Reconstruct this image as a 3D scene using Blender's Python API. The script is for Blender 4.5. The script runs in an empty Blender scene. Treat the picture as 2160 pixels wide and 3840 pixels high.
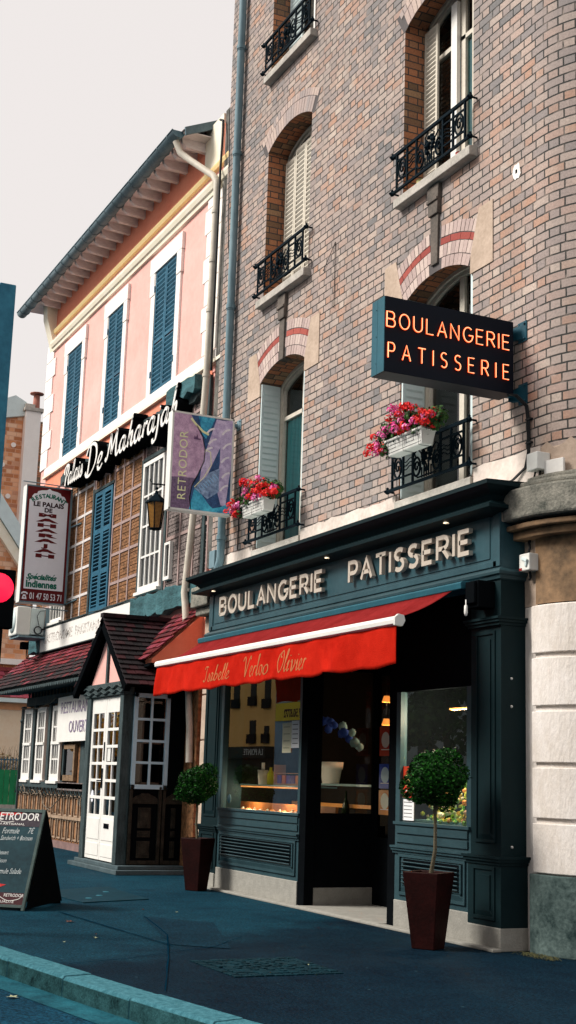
import bpy, math, random
from mathutils import Vector, Matrix
random.seed(7)
sc = bpy.context.scene
COL = sc.collection
PI = math.pi
# ------------------------------------------------------------------ materials
def lin(c):
    c = c/255.0
    return c/12.92 if c <= .04045 else ((c+.055)/1.055)**2.4
def S(r, g, b, k=.72):
    return (lin(r)*k, lin(g)*k, lin(b)*k)
class NT:
    def __init__(s, m):
        s.t = m.node_tree; s.n = s.t.nodes; s.l = s.t.links
    def new(s, typ, **kw):
        nd = s.n.new(typ)
        for k, v in kw.items():
            if k == 'ins':
                for kk, vv in v.items():
                    if isinstance(vv, bpy.types.NodeSocket): s.l.new(vv, nd.inputs[kk])
                    else: nd.inputs[kk].default_value = vv
            else: setattr(nd, k, v)
        return nd
    def math(s, op, a, b=0.0, c=0.0):
        nd = s.n.new('ShaderNodeMath'); nd.operation = op
        for i, v in enumerate((a, b, c)):
            if isinstance(v, bpy.types.NodeSocket): s.l.new(v, nd.inputs[i])
            else: nd.inputs[i].default_value = v
        return nd.outputs[0]
    def mix(s, f, a, b, mode='MIX'):
        nd = s.n.new('ShaderNodeMix'); nd.data_type = 'RGBA'; nd.blend_type = mode
        for i, v in ((0, f), (6, a), (7, b)):
            if isinstance(v, bpy.types.NodeSocket): s.l.new(v, nd.inputs[i])
            elif i == 0: nd.inputs[0].default_value = v
            else: nd.inputs[i].default_value = (v[0], v[1], v[2], 1)
        return nd.outputs[2]
    def noise(s, scale, detail=4, vec=None, rough=.55):
        nd = s.new('ShaderNodeTexNoise'); nd.inputs['Scale'].default_value = scale
        nd.inputs['Detail'].default_value = detail; nd.inputs['Roughness'].default_value = rough
        if vec is None: vec = s.coord()
        s.l.new(vec, nd.inputs['Vector'])
        return nd.outputs[0]
    def coord(s, which='Object'):
        return s.new('ShaderNodeTexCoord').outputs[which]
    def ramp(s, f, stops, interp='LINEAR'):
        nd = s.n.new('ShaderNodeValToRGB'); cr = nd.color_ramp; cr.interpolation = interp
        while len(cr.elements) < len(stops): cr.elements.new(.5)
        for e, (p, c) in zip(cr.elements, stops):
            e.position = p; e.color = (c[0], c[1], c[2], 1) if not isinstance(c, (int, float)) else (c, c, c, 1)
        s.l.new(f, nd.inputs[0]); return nd.outputs[0]
    def bump(s, h, strength=.3, dist=.01):
        nd = s.new('ShaderNodeBump'); nd.inputs['Strength'].default_value = strength
        nd.inputs['Distance'].default_value = dist; s.l.new(h, nd.inputs['Height']); return nd.outputs[0]
def newmat(name):
    m = bpy.data.materials.new(name); m.use_nodes = True
    m.node_tree.nodes.clear()
    t = NT(m); out = t.new('ShaderNodeOutputMaterial')
    b = t.new('ShaderNodeBsdfPrincipled'); t.l.new(b.outputs[0], out.inputs[0])
    return m, t, b, out
def mat(name, rgb, rough=.6, var=.18, scale=6, bump=.15, metal=0, rgb2=None, coat=0, bscale=None, spec=.18, stretch=None):
    m, t, b, out = newmat(name)
    vec = None
    if stretch:
        mp = t.new('ShaderNodeMapping'); mp.inputs['Scale'].default_value = stretch
        t.l.new(t.coord(), mp.inputs[0]); vec = mp.outputs[0]
    n1 = t.noise(scale, 5, vec); n2 = t.noise(scale*7, 3, vec)
    f = t.math('ADD', t.math('MULTIPLY', n1, .65), t.math('MULTIPLY', n2, .35))
    f = t.ramp(f, [(.32, 0.), (.68, 1.)])
    dark = tuple(c*(1-var) for c in rgb); lite = rgb2 or tuple(min(1, c*(1+var)) for c in rgb)
    t.l.new(t.mix(f, dark, lite), b.inputs['Base Color'])
    b.inputs['Roughness'].default_value = rough; b.inputs['Metallic'].default_value = metal
    b.inputs['Coat Weight'].default_value = coat; b.inputs['Specular IOR Level'].default_value = spec
    if bump: t.l.new(t.bump(t.noise(bscale or scale*6, 4, vec), bump, .02), b.inputs['Normal'])
    return m
def emit(name, rgb, s):
    m, t, b, out = newmat(name); b.inputs['Base Color'].default_value = (*rgb, 1)
    b.inputs['Emission Color'].default_value = (*rgb, 1); b.inputs['Emission Strength'].default_value = s
    return m
def brickmat(name, stops, h=.098, st=.262, hd=.140, mort=(.06, .06, .06), mw=.0085, zone=True, flemish=True, rough=.85):
    """brick bond from UV in metres: one colour per brick, recessed joints"""
    m, t, b, out = newmat(name)
    uv = t.new('ShaderNodeTexCoord').outputs['UV']
    wob = t.new('ShaderNodeVectorMath', operation='ADD')
    nz = t.new('ShaderNodeTexNoise'); nz.inputs['Scale'].default_value = 9; t.l.new(uv, nz.inputs['Vector'])
    sc1 = t.new('ShaderNodeVectorMath', operation='SCALE'); sc1.inputs['Scale'].default_value = .008
    t.l.new(nz.outputs['Color'], sc1.inputs[0]); t.l.new(uv, wob.inputs[0]); t.l.new(sc1.outputs[0], wob.inputs[1])
    sp = t.new('ShaderNodeSeparateXYZ'); t.l.new(wob.outputs[0], sp.inputs[0]); u, v = sp.outputs[0], sp.outputs[1]
    U = st+hd
    rowf = t.math('DIVIDE', v, h); row = t.math('FLOOR', rowf); fv = t.math('MULTIPLY', t.math('FRACT', rowf), h)
    par = t.math('FLOORED_MODULO', row, 2.0)
    tt = t.math('ADD', t.math('DIVIDE', u, U), t.math('MULTIPLY', par, .5))
    k = t.math('FLOOR', tt); f = t.math('MULTIPLY', t.math('FRACT', tt), U)
    if flemish:
        isS = t.math('GREATER_THAN', f, hd)
    else:
        isS = t.math('GREATER_THAN', f, U*.5)
    a = hd if flemish else U*.5; w2 = U-a
    fx = t.math('SUBTRACT', f, t.math('MULTIPLY', isS, a))
    w = t.math('ADD', t.math('MULTIPLY', isS, w2-a), a)
    e = t.math('MINIMUM', fx, t.math('SUBTRACT', w, fx))
    e = t.math('MINIMUM', e, t.math('MINIMUM', fv, t.math('SUBTRACT', h, fv)))
    inside = t.new('ShaderNodeMapRange', interpolation_type='SMOOTHSTEP', ins={0: e, 1: mw*.5, 2: mw*1.3}).outputs[0]
    cid = t.new('ShaderNodeCombineXYZ', ins={0: t.math('ADD', t.math('MULTIPLY', k, 2.0), isS), 1: row})
    wn = t.new('ShaderNodeTexWhiteNoise', noise_dimensions='2D', ins={0: cid.outputs[0]})
    val = wn.outputs[0]
    if zone:
        zn = t.new('ShaderNodeTexNoise'); zn.inputs['Scale'].default_value = .55; zn.inputs['Detail'].default_value = 3
        t.l.new(uv, zn.inputs['Vector'])
        val = t.math('ADD', t.math('MULTIPLY', val, .8), t.math('MULTIPLY', t.math('SUBTRACT', zn.outputs[0], .38), .9))
        wb = t.new('ShaderNodeMapRange', interpolation_type='SMOOTHSTEP', ins={0: v, 1: 9.0, 2: 5.2}).outputs[0]
        wr = t.new('ShaderNodeMapRange', interpolation_type='SMOOTHSTEP', ins={0: u, 1: -12.6, 2: -11.2}).outputs[0]
        val = t.math('ADD', val, t.math('MULTIPLY', t.math('MULTIPLY', wb, wr), .22))   # cleaner, redder bricks low at the corner
    c = t.ramp(val, stops)
    n2 = t.new('ShaderNodeTexNoise'); n2.inputs['Scale'].default_value = 40; n2.inputs['Detail'].default_value = 5; t.l.new(uv, n2.inputs['Vector'])
    c = t.mix(.55, c, t.ramp(n2.outputs[0], [(.3, .35), (.7, .68)]), 'OVERLAY')
    if zone:  # soot runs
        sm = t.new('ShaderNodeMapping'); sm.inputs['Scale'].default_value = (1.6, .35, 1); t.l.new(uv, sm.inputs[0])
        n3 = t.new('ShaderNodeTexNoise'); n3.inputs['Scale'].default_value = 1.3; n3.inputs['Detail'].default_value = 6; t.l.new(sm.outputs[0], n3.inputs['Vector'])
        c = t.mix(t.ramp(n3.outputs[0], [(.38, .40), (.60, 0.)]), c, (.21, .195, .19))
    if zone:   # some joints flush and pale, others open and dark
        n4 = t.new('ShaderNodeTexNoise'); n4.inputs['Scale'].default_value = 5.5; n4.inputs['Detail'].default_value = 5; t.l.new(uv, n4.inputs['Vector'])
        mort = t.mix(t.ramp(n4.outputs[0], [(.50, 0.), (.68, .8)]), mort, (.30, .245, .215))
    t.l.new(t.mix(inside, mort, c), b.inputs['Base Color'])
    b.inputs['Roughness'].default_value = rough; b.inputs['Specular IOR Level'].default_value = .15
    hgt = t.math('ADD', inside, t.math('MULTIPLY', n2.outputs[0], .25))
    t.l.new(t.bump(hgt, .6, .008), b.inputs['Normal'])
    return m
def islandmat(name, stops, rough=.8, bump=.3):
    """one colour per loose piece (voussoirs, tiles, petals)"""
    m, t, b, out = newmat(name)
    g = t.new('ShaderNodeNewGeometry')
    c = t.ramp(g.outputs['Random Per Island'], stops)
    n2 = t.noise(35, 4)
    c = t.mix(.45, c, t.ramp(n2, [(.3, .36), (.7, .66)]), 'OVERLAY')
    t.l.new(c, b.inputs['Base Color']); b.inputs['Roughness'].default_value = rough
    if bump: t.l.new(t.bump(n2, bump, .006), b.inputs['Normal'])
    b.inputs['Specular IOR Level'].default_value = .2
    return m
def glassmat(name, tint=(.9, .95, .95), ior=1.75, rough=0.0):
    m = bpy.data.materials.new(name); m.use_nodes = True; m.node_tree.nodes.clear(); t = NT(m)
    out = t.new('ShaderNodeOutputMaterial'); tr = t.new('ShaderNodeBsdfTransparent'); gl = t.new('ShaderNodeBsdfGlossy')
    tr.inputs[0].default_value = (*tint, 1); gl.inputs['Roughness'].default_value = rough
    fr = t.new('ShaderNodeFresnel'); fr.inputs[0].default_value = ior
    mx = t.new('ShaderNodeMixShader'); t.l.new(fr.outputs[0], mx.inputs[0]); t.l.new(tr.outputs[0], mx.inputs[1]); t.l.new(gl.outputs[0], mx.inputs[2])
    t.l.new(mx.outputs[0], out.inputs[0]); return m
# ------------------------------------------------------------------ mesh builder
class MB:
    def __init__(s): s.v = []; s.f = []; s.m = []; s.uv = {}; s.sm = []
    def add(s, vs, fs, m=0, smooth=False, uvs=None):
        b = len(s.v); s.v += [tuple(p) for p in vs]
        for i, f in enumerate(fs):
            if uvs: s.uv[len(s.f)] = [uvs[k] for k in f]
            s.f.append(tuple(b+k for k in f)); s.m.append(m); s.sm.append(smooth)
        return s
    def box(s, x0, x1, y0, y1, z0, z1, m=0):
        if x0 > x1: x0, x1 = x1, x0
        if y0 > y1: y0, y1 = y1, y0
        if z0 > z1: z0, z1 = z1, z0
        v = [(x0, y0, z0), (x1, y0, z0), (x1, y1, z0), (x0, y1, z0), (x0, y0, z1), (x1, y0, z1), (x1, y1, z1), (x0, y1, z1)]
        return s.add(v, [(0, 3, 2, 1), (4, 5, 6, 7), (0, 1, 5, 4), (1, 2, 6, 5), (2, 3, 7, 6), (3, 0, 4, 7)], m)
    def hexa(s, v, m=0):   # 4 bottom + 4 top
        return s.add(v, [(0, 3, 2, 1), (4, 5, 6, 7), (0, 1, 5, 4), (1, 2, 6, 5), (2, 3, 7, 6), (3, 0, 4, 7)], m)
    def obox(s, c, ax, ay, az, m=0):   # oriented box: centre and three half vectors
        c = Vector(c); ax, ay, az = Vector(ax), Vector(ay), Vector(az)
        v = [c-ax-ay-az, c+ax-ay-az, c+ax+ay-az, c-ax+ay-az, c-ax-ay+az, c+ax-ay+az, c+ax+ay+az, c-ax+ay+az]
        return s.hexa([tuple(p) for p in v], m)
    def prism(s, poly, fn, a, b, m=0, smooth=False):   # poly (p,q), fn(p,q,t)->xyz
        n = len(poly)
        v = [fn(p, q, a) for p, q in poly]+[fn(p, q, b) for p, q in poly]
        s.add(v, [tuple(range(n-1, -1, -1)), tuple(range(n, 2*n))]+[(i, (i+1) % n, n+(i+1) % n, n+i) for i in range(n)], m, smooth)
        return s
    def xprism(s, prof, x0, x1, m=0): # profile (y,z) along x
        return s.prism(prof, lambda y, z, t: (t, y, z), x0, x1, m)
    def tube(s, pts, r, n=8, m=0, closed=False, cap=True, smooth=True):
        pts = [Vector(p) for p in pts]; N = len(pts); rs = r if isinstance(r, (list, tuple)) else [r]*N
        rings = []; up = None
        for i, p in enumerate(pts):
            if closed: d = pts[(i+1) % N]-pts[i-1]
            else: d = pts[min(i+1, N-1)]-pts[max(i-1, 0)]
            if d.length < 1e-9: d = Vector((0, 0, 1))
            d.normalize()
            if up is None:
                up = Vector((0, 0, 1)) if abs(d.z) < .9 else Vector((1, 0, 0))
            a = up-d*up.dot(d)
            if a.length < 1e-6: a = Vector((1, 0, 0))-d*d.x
            a.normalize(); up = a; c = d.cross(a)
            rings.append([p+(a*math.cos(2*PI*k/n)+c*math.sin(2*PI*k/n))*rs[i] for k in range(n)])
        v = [tuple(q) for rg in rings for q in rg]; f = []
        for i in range(N if closed else N-1):
            j = (i+1) % N
            for k in range(n): f.append((i*n+k, i*n+(k+1) % n, j*n+(k+1) % n, j*n+k))
        s.add(v, f, m, smooth)
        if cap and not closed: s.add(v[:n], [tuple(range(n-1, -1, -1))], m); s.add(v[-n:], [tuple(range(n))], m)
        return s
    def ball(s, c, r, m=0, n=8, rz=None, noise=0):
        rz = rz or r; v = []; f = []
        H = max(3, n//2+1)
        for i in range(H+1):
            a = PI*i/H
            for k in range(n):
                b = 2*PI*k/n; q = 1+random.uniform(-noise, noise)
                v.append((c[0]+r*q*math.sin(a)*math.cos(b), c[1]+r*q*math.sin(a)*math.sin(b), c[2]+rz*q*math.cos(a)))
        for i in range(H):
            for k in range(n): f.append((i*n+k, (i+1)*n+k, (i+1)*n+(k+1) % n, i*n+(k+1) % n))
        return s.add(v, f, m, True)
    def lathe(s, c, prof, n=16, m=0, smooth=True): # prof (r,z)
        v = [(c[0]+r*math.cos(2*PI*k/n), c[1]+r*math.sin(2*PI*k/n), c[2]+z) for r, z in prof for k in range(n)]
        f = [(i*n+k, i*n+(k+1) % n, (i+1)*n+(k+1) % n, (i+1)*n+k) for i in range(len(prof)-1) for k in range(n)]
        return s.add(v, f, m, smooth)
    def ribbon(s, pts, w, fr, d0, d1, m=0, closed=False):
        """flat stroke of width w in a frame fr(p,q,depth)"""
        P = [Vector((a, b)) for a, b in pts]; N = len(P); L = []; R = []
        ws = w if isinstance(w, (list, tuple)) else [w]*N
        for i in range(N):
            a = P[i]-P[i-1] if (i > 0 or closed) else P[1]-P[0]
            b = P[(i+1) % N]-P[i] if (i < N-1 or closed) else a
            if a.length < 1e-9: a = b
            if b.length < 1e-9: b = a
            a = a.normalized(); b = b.normalized(); na = Vector((-a.y, a.x)); nb = Vector((-b.y, b.x)); mt = na+nb
            if mt.length < .3: mt = na
            mt.normalize(); k = min(1.6, 1/max(.3, mt.dot(na)))
            L.append(P[i]+mt*ws[i]/2*k); R.append(P[i]-mt*ws[i]/2*k)
        v = [fr(p.x, p.y, d0) for p in L]+[fr(p.x, p.y, d0) for p in R]+[fr(p.x, p.y, d1) for p in L]+[fr(p.x, p.y, d1) for p in R]
        f = []
        for i in range(N if closed else N-1):
            j = (i+1) % N
            f += [(i, j, N+j, N+i), (2*N+i, 3*N+i, 3*N+j, 2*N+j), (i, 2*N+i, 2*N+j, j), (N+i, N+j, 3*N+j, 3*N+i)]
        if not closed: f += [(0, N, 3*N, 2*N), (N-1, 3*N-1, 4*N-1, 2*N-1)]
        return s.add(v, f, m)
    def build(s, name, mats, parent=None, bevel=0, local=False):
        me = bpy.data.meshes.new(name); off = OFF.get(parent.name, Vector((0, 0, 0))) if parent and not local else Vector((0, 0, 0))
        me.from_pydata([(x-off.x, y-off.y, z-off.z) for x, y, z in s.v], [], s.f)
        if not isinstance(mats, (list, tuple)): mats = [mats]
        for mm in mats: me.materials.append(mm)
        me.polygons.foreach_set('material_index', s.m); me.polygons.foreach_set('use_smooth', s.sm)
        uv = me.uv_layers.new(name='UVMap')
        for p in me.polygons:
            cu = s.uv.get(p.index); nx, ny, nz = (abs(c) for c in p.normal)
            for k, li in enumerate(p.loop_indices):
                if cu: uv.data[li].uv = cu[k]; continue
                x, y, z = s.v[s.f[p.index][k]]
                uv.data[li].uv = (y+.13, z) if nx >= ny and nx >= nz else ((x, z) if ny >= nz else (x, y))
        me.update(); me.validate()
        o = bpy.data.objects.new(name, me); COL.objects.link(o)
        if parent: o.parent = parent; OFF[o.name] = off
        if bevel:
            bv = o.modifiers.new('bevel', 'BEVEL'); bv.width = bevel; bv.segments = 2; bv.limit_method = 'ANGLE'
        return o
OFF = {}
def tag(o, label=None, cat=None, group=None, kind=None):
    if label: o['label'] = label
    if cat: o['category'] = cat
    if group: o['group'] = group
    if kind: o['kind'] = kind
    return o
def thing(name, label, cat, loc, group=None):
    o = bpy.data.objects.new(name, None); COL.objects.link(o); o.location = loc; o.empty_display_size = .2
    OFF[o.name] = Vector(loc); return tag(o, label, cat, group)
def child(name, mesh_obj_loc, parent): pass
def copy_tree(o, parent=None):
    c = o.copy(); COL.objects.link(c); c.parent = parent
    for ch in list(o.children): copy_tree(ch, c)
    return c
def text(s, body, fr, size, d0, d1, m=0, shear=0, sx=1, align='L', bold=0, space=1):
    """append Blender's built-in lettering to builder s in frame fr(p,q,depth)"""
    cu = bpy.data.curves.new('lettering', 'FONT'); cu.body = body; cu.size = size; cu.shear = shear; cu.space_character = space
    cu.offset = bold; cu.resolution_u = 3; cu.extrude = .5
    cu.align_x = {'L': 'LEFT', 'C': 'CENTER', 'R': 'RIGHT'}[align]
    o = bpy.data.objects.new('lettering', cu); COL.objects.link(o)
    me = bpy.data.meshes.new_from_object(o.evaluated_get(bpy.context.evaluated_depsgraph_get()))
    v = [fr(p.co.x*sx, p.co.y, d0 if p.co.z < 0 else d1) for p in me.vertices]
    s.add(v, [tuple(p.vertices) for p in me.polygons], m)
    bpy.data.objects.remove(o); bpy.data.curves.remove(cu); bpy.data.meshes.remove(me)
    return s
def textwidth(body, size, sx=1, shear=0):
    m_ = MB(); text(m_, body, lambda p, q, d: (p, q, d), size, 0, 1, 0, shear, sx); return max(v[0] for v in m_.v)
def stroke_letters(word, width, height, gap=.3, sxl=1.0):
    tot = sum(CAPS[c][0]*sxl for c in word)+gap*(len(word)-1); k = width/(tot*height); out = []; x = 0
    for c in word:
        w, strokes = CAPS[c]; out.append([[((x+p*sxl)*height*k, q*height) for p, q in st] for st in strokes]); x += w*sxl+gap
    return out
def boxparts(name, m, parent, boxes, bevel=0):
    for q in boxes: MB().box(*q).build(name, m, parent, bevel)
# stroke alphabet (unit height)
def arc(cx, cy, rx, ry, a0, a1, n=8):
    return [(cx+rx*math.cos(math.radians(a0+(a1-a0)*i/n)), cy+ry*math.sin(math.radians(a0+(a1-a0)*i/n))) for i in range(n+1)]
CAPS = {
 'B': (.55, [[(0, 0), (0, 1), (.34, 1)]+arc(.34, .76, .17, .24, 90, -90, 6)+[(.05, .52)], [(.36, .52)]+arc(.36, .26, .2, .26, 90, -90, 6)+[(.0, 0)]]),
 'O': (.7, [arc(.36, .5, .34, .5, 90, 450, 20)]),
 'U': (.6, [[(0, 1), (0, .32)]+arc(.29, .32, .29, .32, 180, 360, 8)+[(.58, 1)]]),
 'L': (.48, [[(0, 1), (0, 0), (.46, 0)]]),
 'A': (.62, [[(0, 0), (.31, 1), (.62, 0)], [(.12, .34), (.5, .34)]]),
 'N': (.6, [[(0, 0), (0, 1), (.58, 0), (.58, 1)]]),
 'G': (.66, [arc(.36, .5, .34, .5, 50, 350, 16)+[(.70, .46), (.42, .46)]]),
 'E': (.48, [[(.46, 1), (0, 1), (0, 0), (.46, 0)], [(0, .52), (.4, .52)]]),
 'R': (.55, [[(0, 0), (0, 1), (.32, 1)]+arc(.32, .74, .2, .26, 90, -90, 6)+[(.05, .48)], [(.26, .48), (.55, 0)]]),
 'I': (.0, [[(0, 0), (0, 1)]]),
 'P': (.5, [[(0, 0), (0, 1), (.3, 1)]+arc(.3, .72, .2, .28, 90, -90, 6)+[(.05, .44)]]),
 'T': (.56, [[(0, 1), (.56, 1)], [(.28, 1), (.28, 0)]]),
 'S': (.5, [arc(.26, .76, .23, .24, 40, 270, 8)+arc(.24, .26, .24, .26, 90, -140, 8)]),
}
def chamfer(pts, d=.12):
    return pts
def stroke_text(word, width, height, caps=CAPS, gap=.3, sxl=1.0):
    """lay out a word; returns polylines in metres inside width x height"""
    tot = sum(caps[c][0]*sxl for c in word)+gap*(len(word)-1); k = width/(tot*height); out = []; x = 0
    for c in word:
        w, strokes = caps[c]
        for st in strokes: out.append([((x+p*sxl)*height*k, q*height) for p, q in st])
        x += w*sxl+gap
    return out
# ------------------------------------------------------------------ palette
BR = [(0, (.165, .16, .16)), (.14, (.24, .215, .21)), (.3, (.315, .255, .235)), (.46, (.375, .295, .26)), (.62, (.42, .34, .295)), (.78, (.40, .285, .24)), (.92, (.41, .245, .175)), (1, (.47, .385, .33))]
BR2 = [(0, (.16, .11, .07)), (.3, (.30, .15, .085)), (.55, (.42, .17, .085)), (.8, (.46, .19, .095)), (1, (.33, .22, .13))]
M = {}
M['brick'] = brickmat('weathered brick', BR, mort=(.038, .04, .038), mw=.0095)
M['reveal'] = brickmat('clean red brick', BR2, zone=False)
M['vouss'] = islandmat('arch brick', [(0, (.38, .29, .27)), (.5, (.47, .36, .33)), (1, (.56, .45, .40))])
M['vdull'] = islandmat('arch brick weathered', [(0, (.30, .26, .25)), (.5, (.40, .31, .28)), (1, (.47, .37, .32))])
M['redband'] = islandmat('red glazed brick', [(0, (.27, .055, .045)), (1, (.38, .09, .07))])
M['mortar'] = mat('mortar', (.10, .09, .09), .9)
M['stone'] = mat('buff stone', (.44, .33, .25), .85, .2, 3, .3, rgb2=(.56, .44, .35))
M['keystone'] = mat('dark keystone', (.085, .08, .072), .85, .3, 4, .3, rgb2=(.17, .14, .12))
M['sill'] = mat('sill concrete', (.38, .36, .32), .85, .25, 5, .3, rgb2=(.54, .50, .45))
M['band'] = mat('plaster band', (.56, .47, .41), .85, .2, 2.5, .3, rgb2=(.72, .63, .57))
M['cream'] = mat('pale limestone', (.66, .59, .52), .85, .1, 1.8, .4, rgb2=(.80, .75, .71), stretch=(1.5, 1.5, .6), bscale=30)
M['stain'] = mat('stained render', (.15, .11, .075), .9, .45, 2.2, .4, rgb2=(.36, .22, .12))
M['moss'] = mat('mossy stone', (.13, .14, .12), .95, .4, 6, .6, rgb2=(.34, .32, .27))
M['plinth'] = mat('peeling grey plinth', (.018, .04, .042), .9, .4, 3.5, .5, rgb2=(.13, .18, .17), spec=.05)
M['ledstone'] = mat('shop base stone', (.28, .27, .24), .8, .15, 8, .3)
M['paint'] = mat('slate blue paint', (.022, .050, .060), .42, .12, 2, .08, rgb2=(.032, .070, .082), spec=.25)
M['paintd'] = mat('dark slate paint', (.005, .016, .019), .55, .15, 2, .06, spec=.09)
M['boxblue'] = mat('blue grey metal', (.020, .10, .135), .4, .15, 3, .05)
M['fasc'] = mat('slate blue fascia paint', (.022, .062, .078), .45, .15, 2, .08, rgb2=(.03, .08, .098), spec=.2)
M['black'] = mat('black paint', (.004, .005, .006), .9, .2, 5, .05, spec=0)
M['dark'] = mat('dark interior', (.010, .008, .007), .8, .3, 2, 0)
M['iron'] = mat('wrought iron', (.003, .009, .014), .75, .3, 20, .1, spec=.04)
M['white'] = mat('white paint', (.78, .76, .72), .45, .06, 4, .06)
M['offwhite'] = mat('aged cream paint', (.60, .55, .46), .55, .14, 6, .12, rgb2=(.68, .63, .54))
M['shgrey'] = mat('grey shutter paint', (.60, .70, .70), .55, .08, 3, .08)
M['shcream'] = mat('cream shutter paint', (.60, .55, .46), .55, .08, 3, .08)
M['zinc'] = mat('zinc pipe', (.10, .19, .235), .55, .25, 3, .1, rgb2=(.22, .32, .36), stretch=(1, 1, .2))
M['gutter'] = mat('grey zinc gutter', (.11, .17, .20), .5, .2, 3, .08, rgb2=(.17, .24, .27))
M['glass'] = glassmat('window glass')
M['shopglass'] = glassmat('shop glass', (.88, .95, .95), 2.7)
M['teal'] = mat('teal curtain', (.05, .60, .66), .8, .25, 3, .1, rgb2=(.14, .78, .80), stretch=(8, 1, .3))
M['net'] = mat('white curtain', (.62, .58, .52), .85, .12, 3, .1, stretch=(8, 1, .3))
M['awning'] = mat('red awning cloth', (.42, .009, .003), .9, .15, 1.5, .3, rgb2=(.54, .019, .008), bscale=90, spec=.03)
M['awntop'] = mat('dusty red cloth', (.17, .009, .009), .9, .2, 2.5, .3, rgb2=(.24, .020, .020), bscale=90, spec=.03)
M['gold'] = mat('faded gold print', (.42, .13, .045), .8, .2, 8, .05)
M['letter'] = mat('brushed beige metal', (.50, .44, .37), .4, .06, 12, .05, metal=.1)
M['navy'] = mat('near black navy enamel', (.002, .005, .012), .45, .2, 3, .03, spec=.1)
M['neon'] = emit('neon tube rim', (1, .09, .015), .58); M['neonc'] = emit('neon tube core', (1, .46, .22), .46)
M['pink'] = mat('salmon render', (.78, .39, .34), .85, .05, 1.2, .25, rgb2=(.85, .48, .43), bscale=60)
M['pinkup'] = mat('coral render', (.78, .23, .14), .85, .06, 1.2, .25, rgb2=(.82, .30, .19), bscale=60)
M['yellow'] = mat('pale yellow moulding', (.82, .62, .30), .7, .08, 3, .1)
M['ivory'] = mat('ivory moulding', (.84, .76, .58), .7, .05, 3, .1, rgb2=(.86, .81, .69))
M['trim'] = mat('white render trim', (.84, .80, .76), .75, .05, 2, .15)
M['bluesh'] = mat('blue shutter paint', (.014, .085, .145), .55, .2, 4, .08, rgb2=(.03, .14, .22))
M['rafter'] = mat('whitewashed timber', (.76, .64, .63), .8, .12, 6, .2, rgb2=(.88, .80, .79), stretch=(4, 1, 4))
M['timber'] = mat('dark timber', (.025, .042, .045), .75, .35, 5, .4, rgb2=(.065, .095, .10), stretch=(4, 4, .8))
M['tealbeam'] = mat('rough teal beam', (.018, .06, .07), .8, .4, 3, .5, rgb2=(.07, .19, .215), stretch=(.6, 2, 2))
M['carved'] = mat('carved brown panel', (.09, .045, .02), .75, .6, 14, .9, rgb2=(.42, .20, .09), bscale=55)
M['carvedk'] = mat('dark carved panel', (.03, .026, .03), .75, .6, 16, 1, rgb2=(.36, .29, .27), bscale=60)
M['strip'] = mat('faded pink batten', (.30, .20, .18), .7, .2, 8, .2, rgb2=(.44, .33, .31))
M['stripw'] = mat('white batten', (.62, .56, .54), .7, .15, 8, .2, rgb2=(.74, .70, .68))
M['lattice'] = mat('brown carved wood', (.16, .10, .055), .7, .4, 8, .6, rgb2=(.34, .22, .13))
M['latticel'] = mat('light worn carved wood', (.30, .20, .13), .7, .35, 8, .5, rgb2=(.52, .38, .27))
M['tile'] = islandmat('red roof tile', [(0, (.035, .010, .012)), (.35, (.10, .010, .013)), (.7, (.18, .014, .020)), (1, (.20, .035, .06))])
M['tiled'] = islandmat('dark mossy roof tile', [(0, (.006, .007, .008)), (.5, (.016, .010, .012)), (1, (.045, .009, .012))])
M['signred'] = mat('maroon sign print', (.12, .008, .010), .4, .1, 2, 0)
M['signpale'] = mat('pale lilac sign print', (.82, .84, .90), .35, .04, 2, 0)
M['green'] = mat('green print', (.0, .15, .10), .5, .1, 4, 0)
M['ink'] = mat('dark print', (.03, .008, .015), .5, .1, 4, 0)
M['pot'] = mat('dark red glazed pot', (.010, .0012, .0010), .6, .45, 5, .15, rgb2=(.022, .003, .0025), spec=.10)
M['bark'] = mat('bark', (.10, .085, .055), .85, .3, 8, .4)
M['soil'] = mat('soil', (.02, .014, .01), .95)
M['plastic'] = mat('white plastic', (.72, .72, .68), .4, .06, 5, .03)
M['cable'] = mat('black cable', (.012, .014, .016), .5)
M['granite'] = mat('kerb granite', (.03, .14, .18), .85, .35, 22, .6, rgb2=(.085, .25, .30), spec=.04)
M['steel'] = mat('painted steel plate', (.005, .030, .045), .7, .25, 4, .3, spec=.05)
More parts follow.
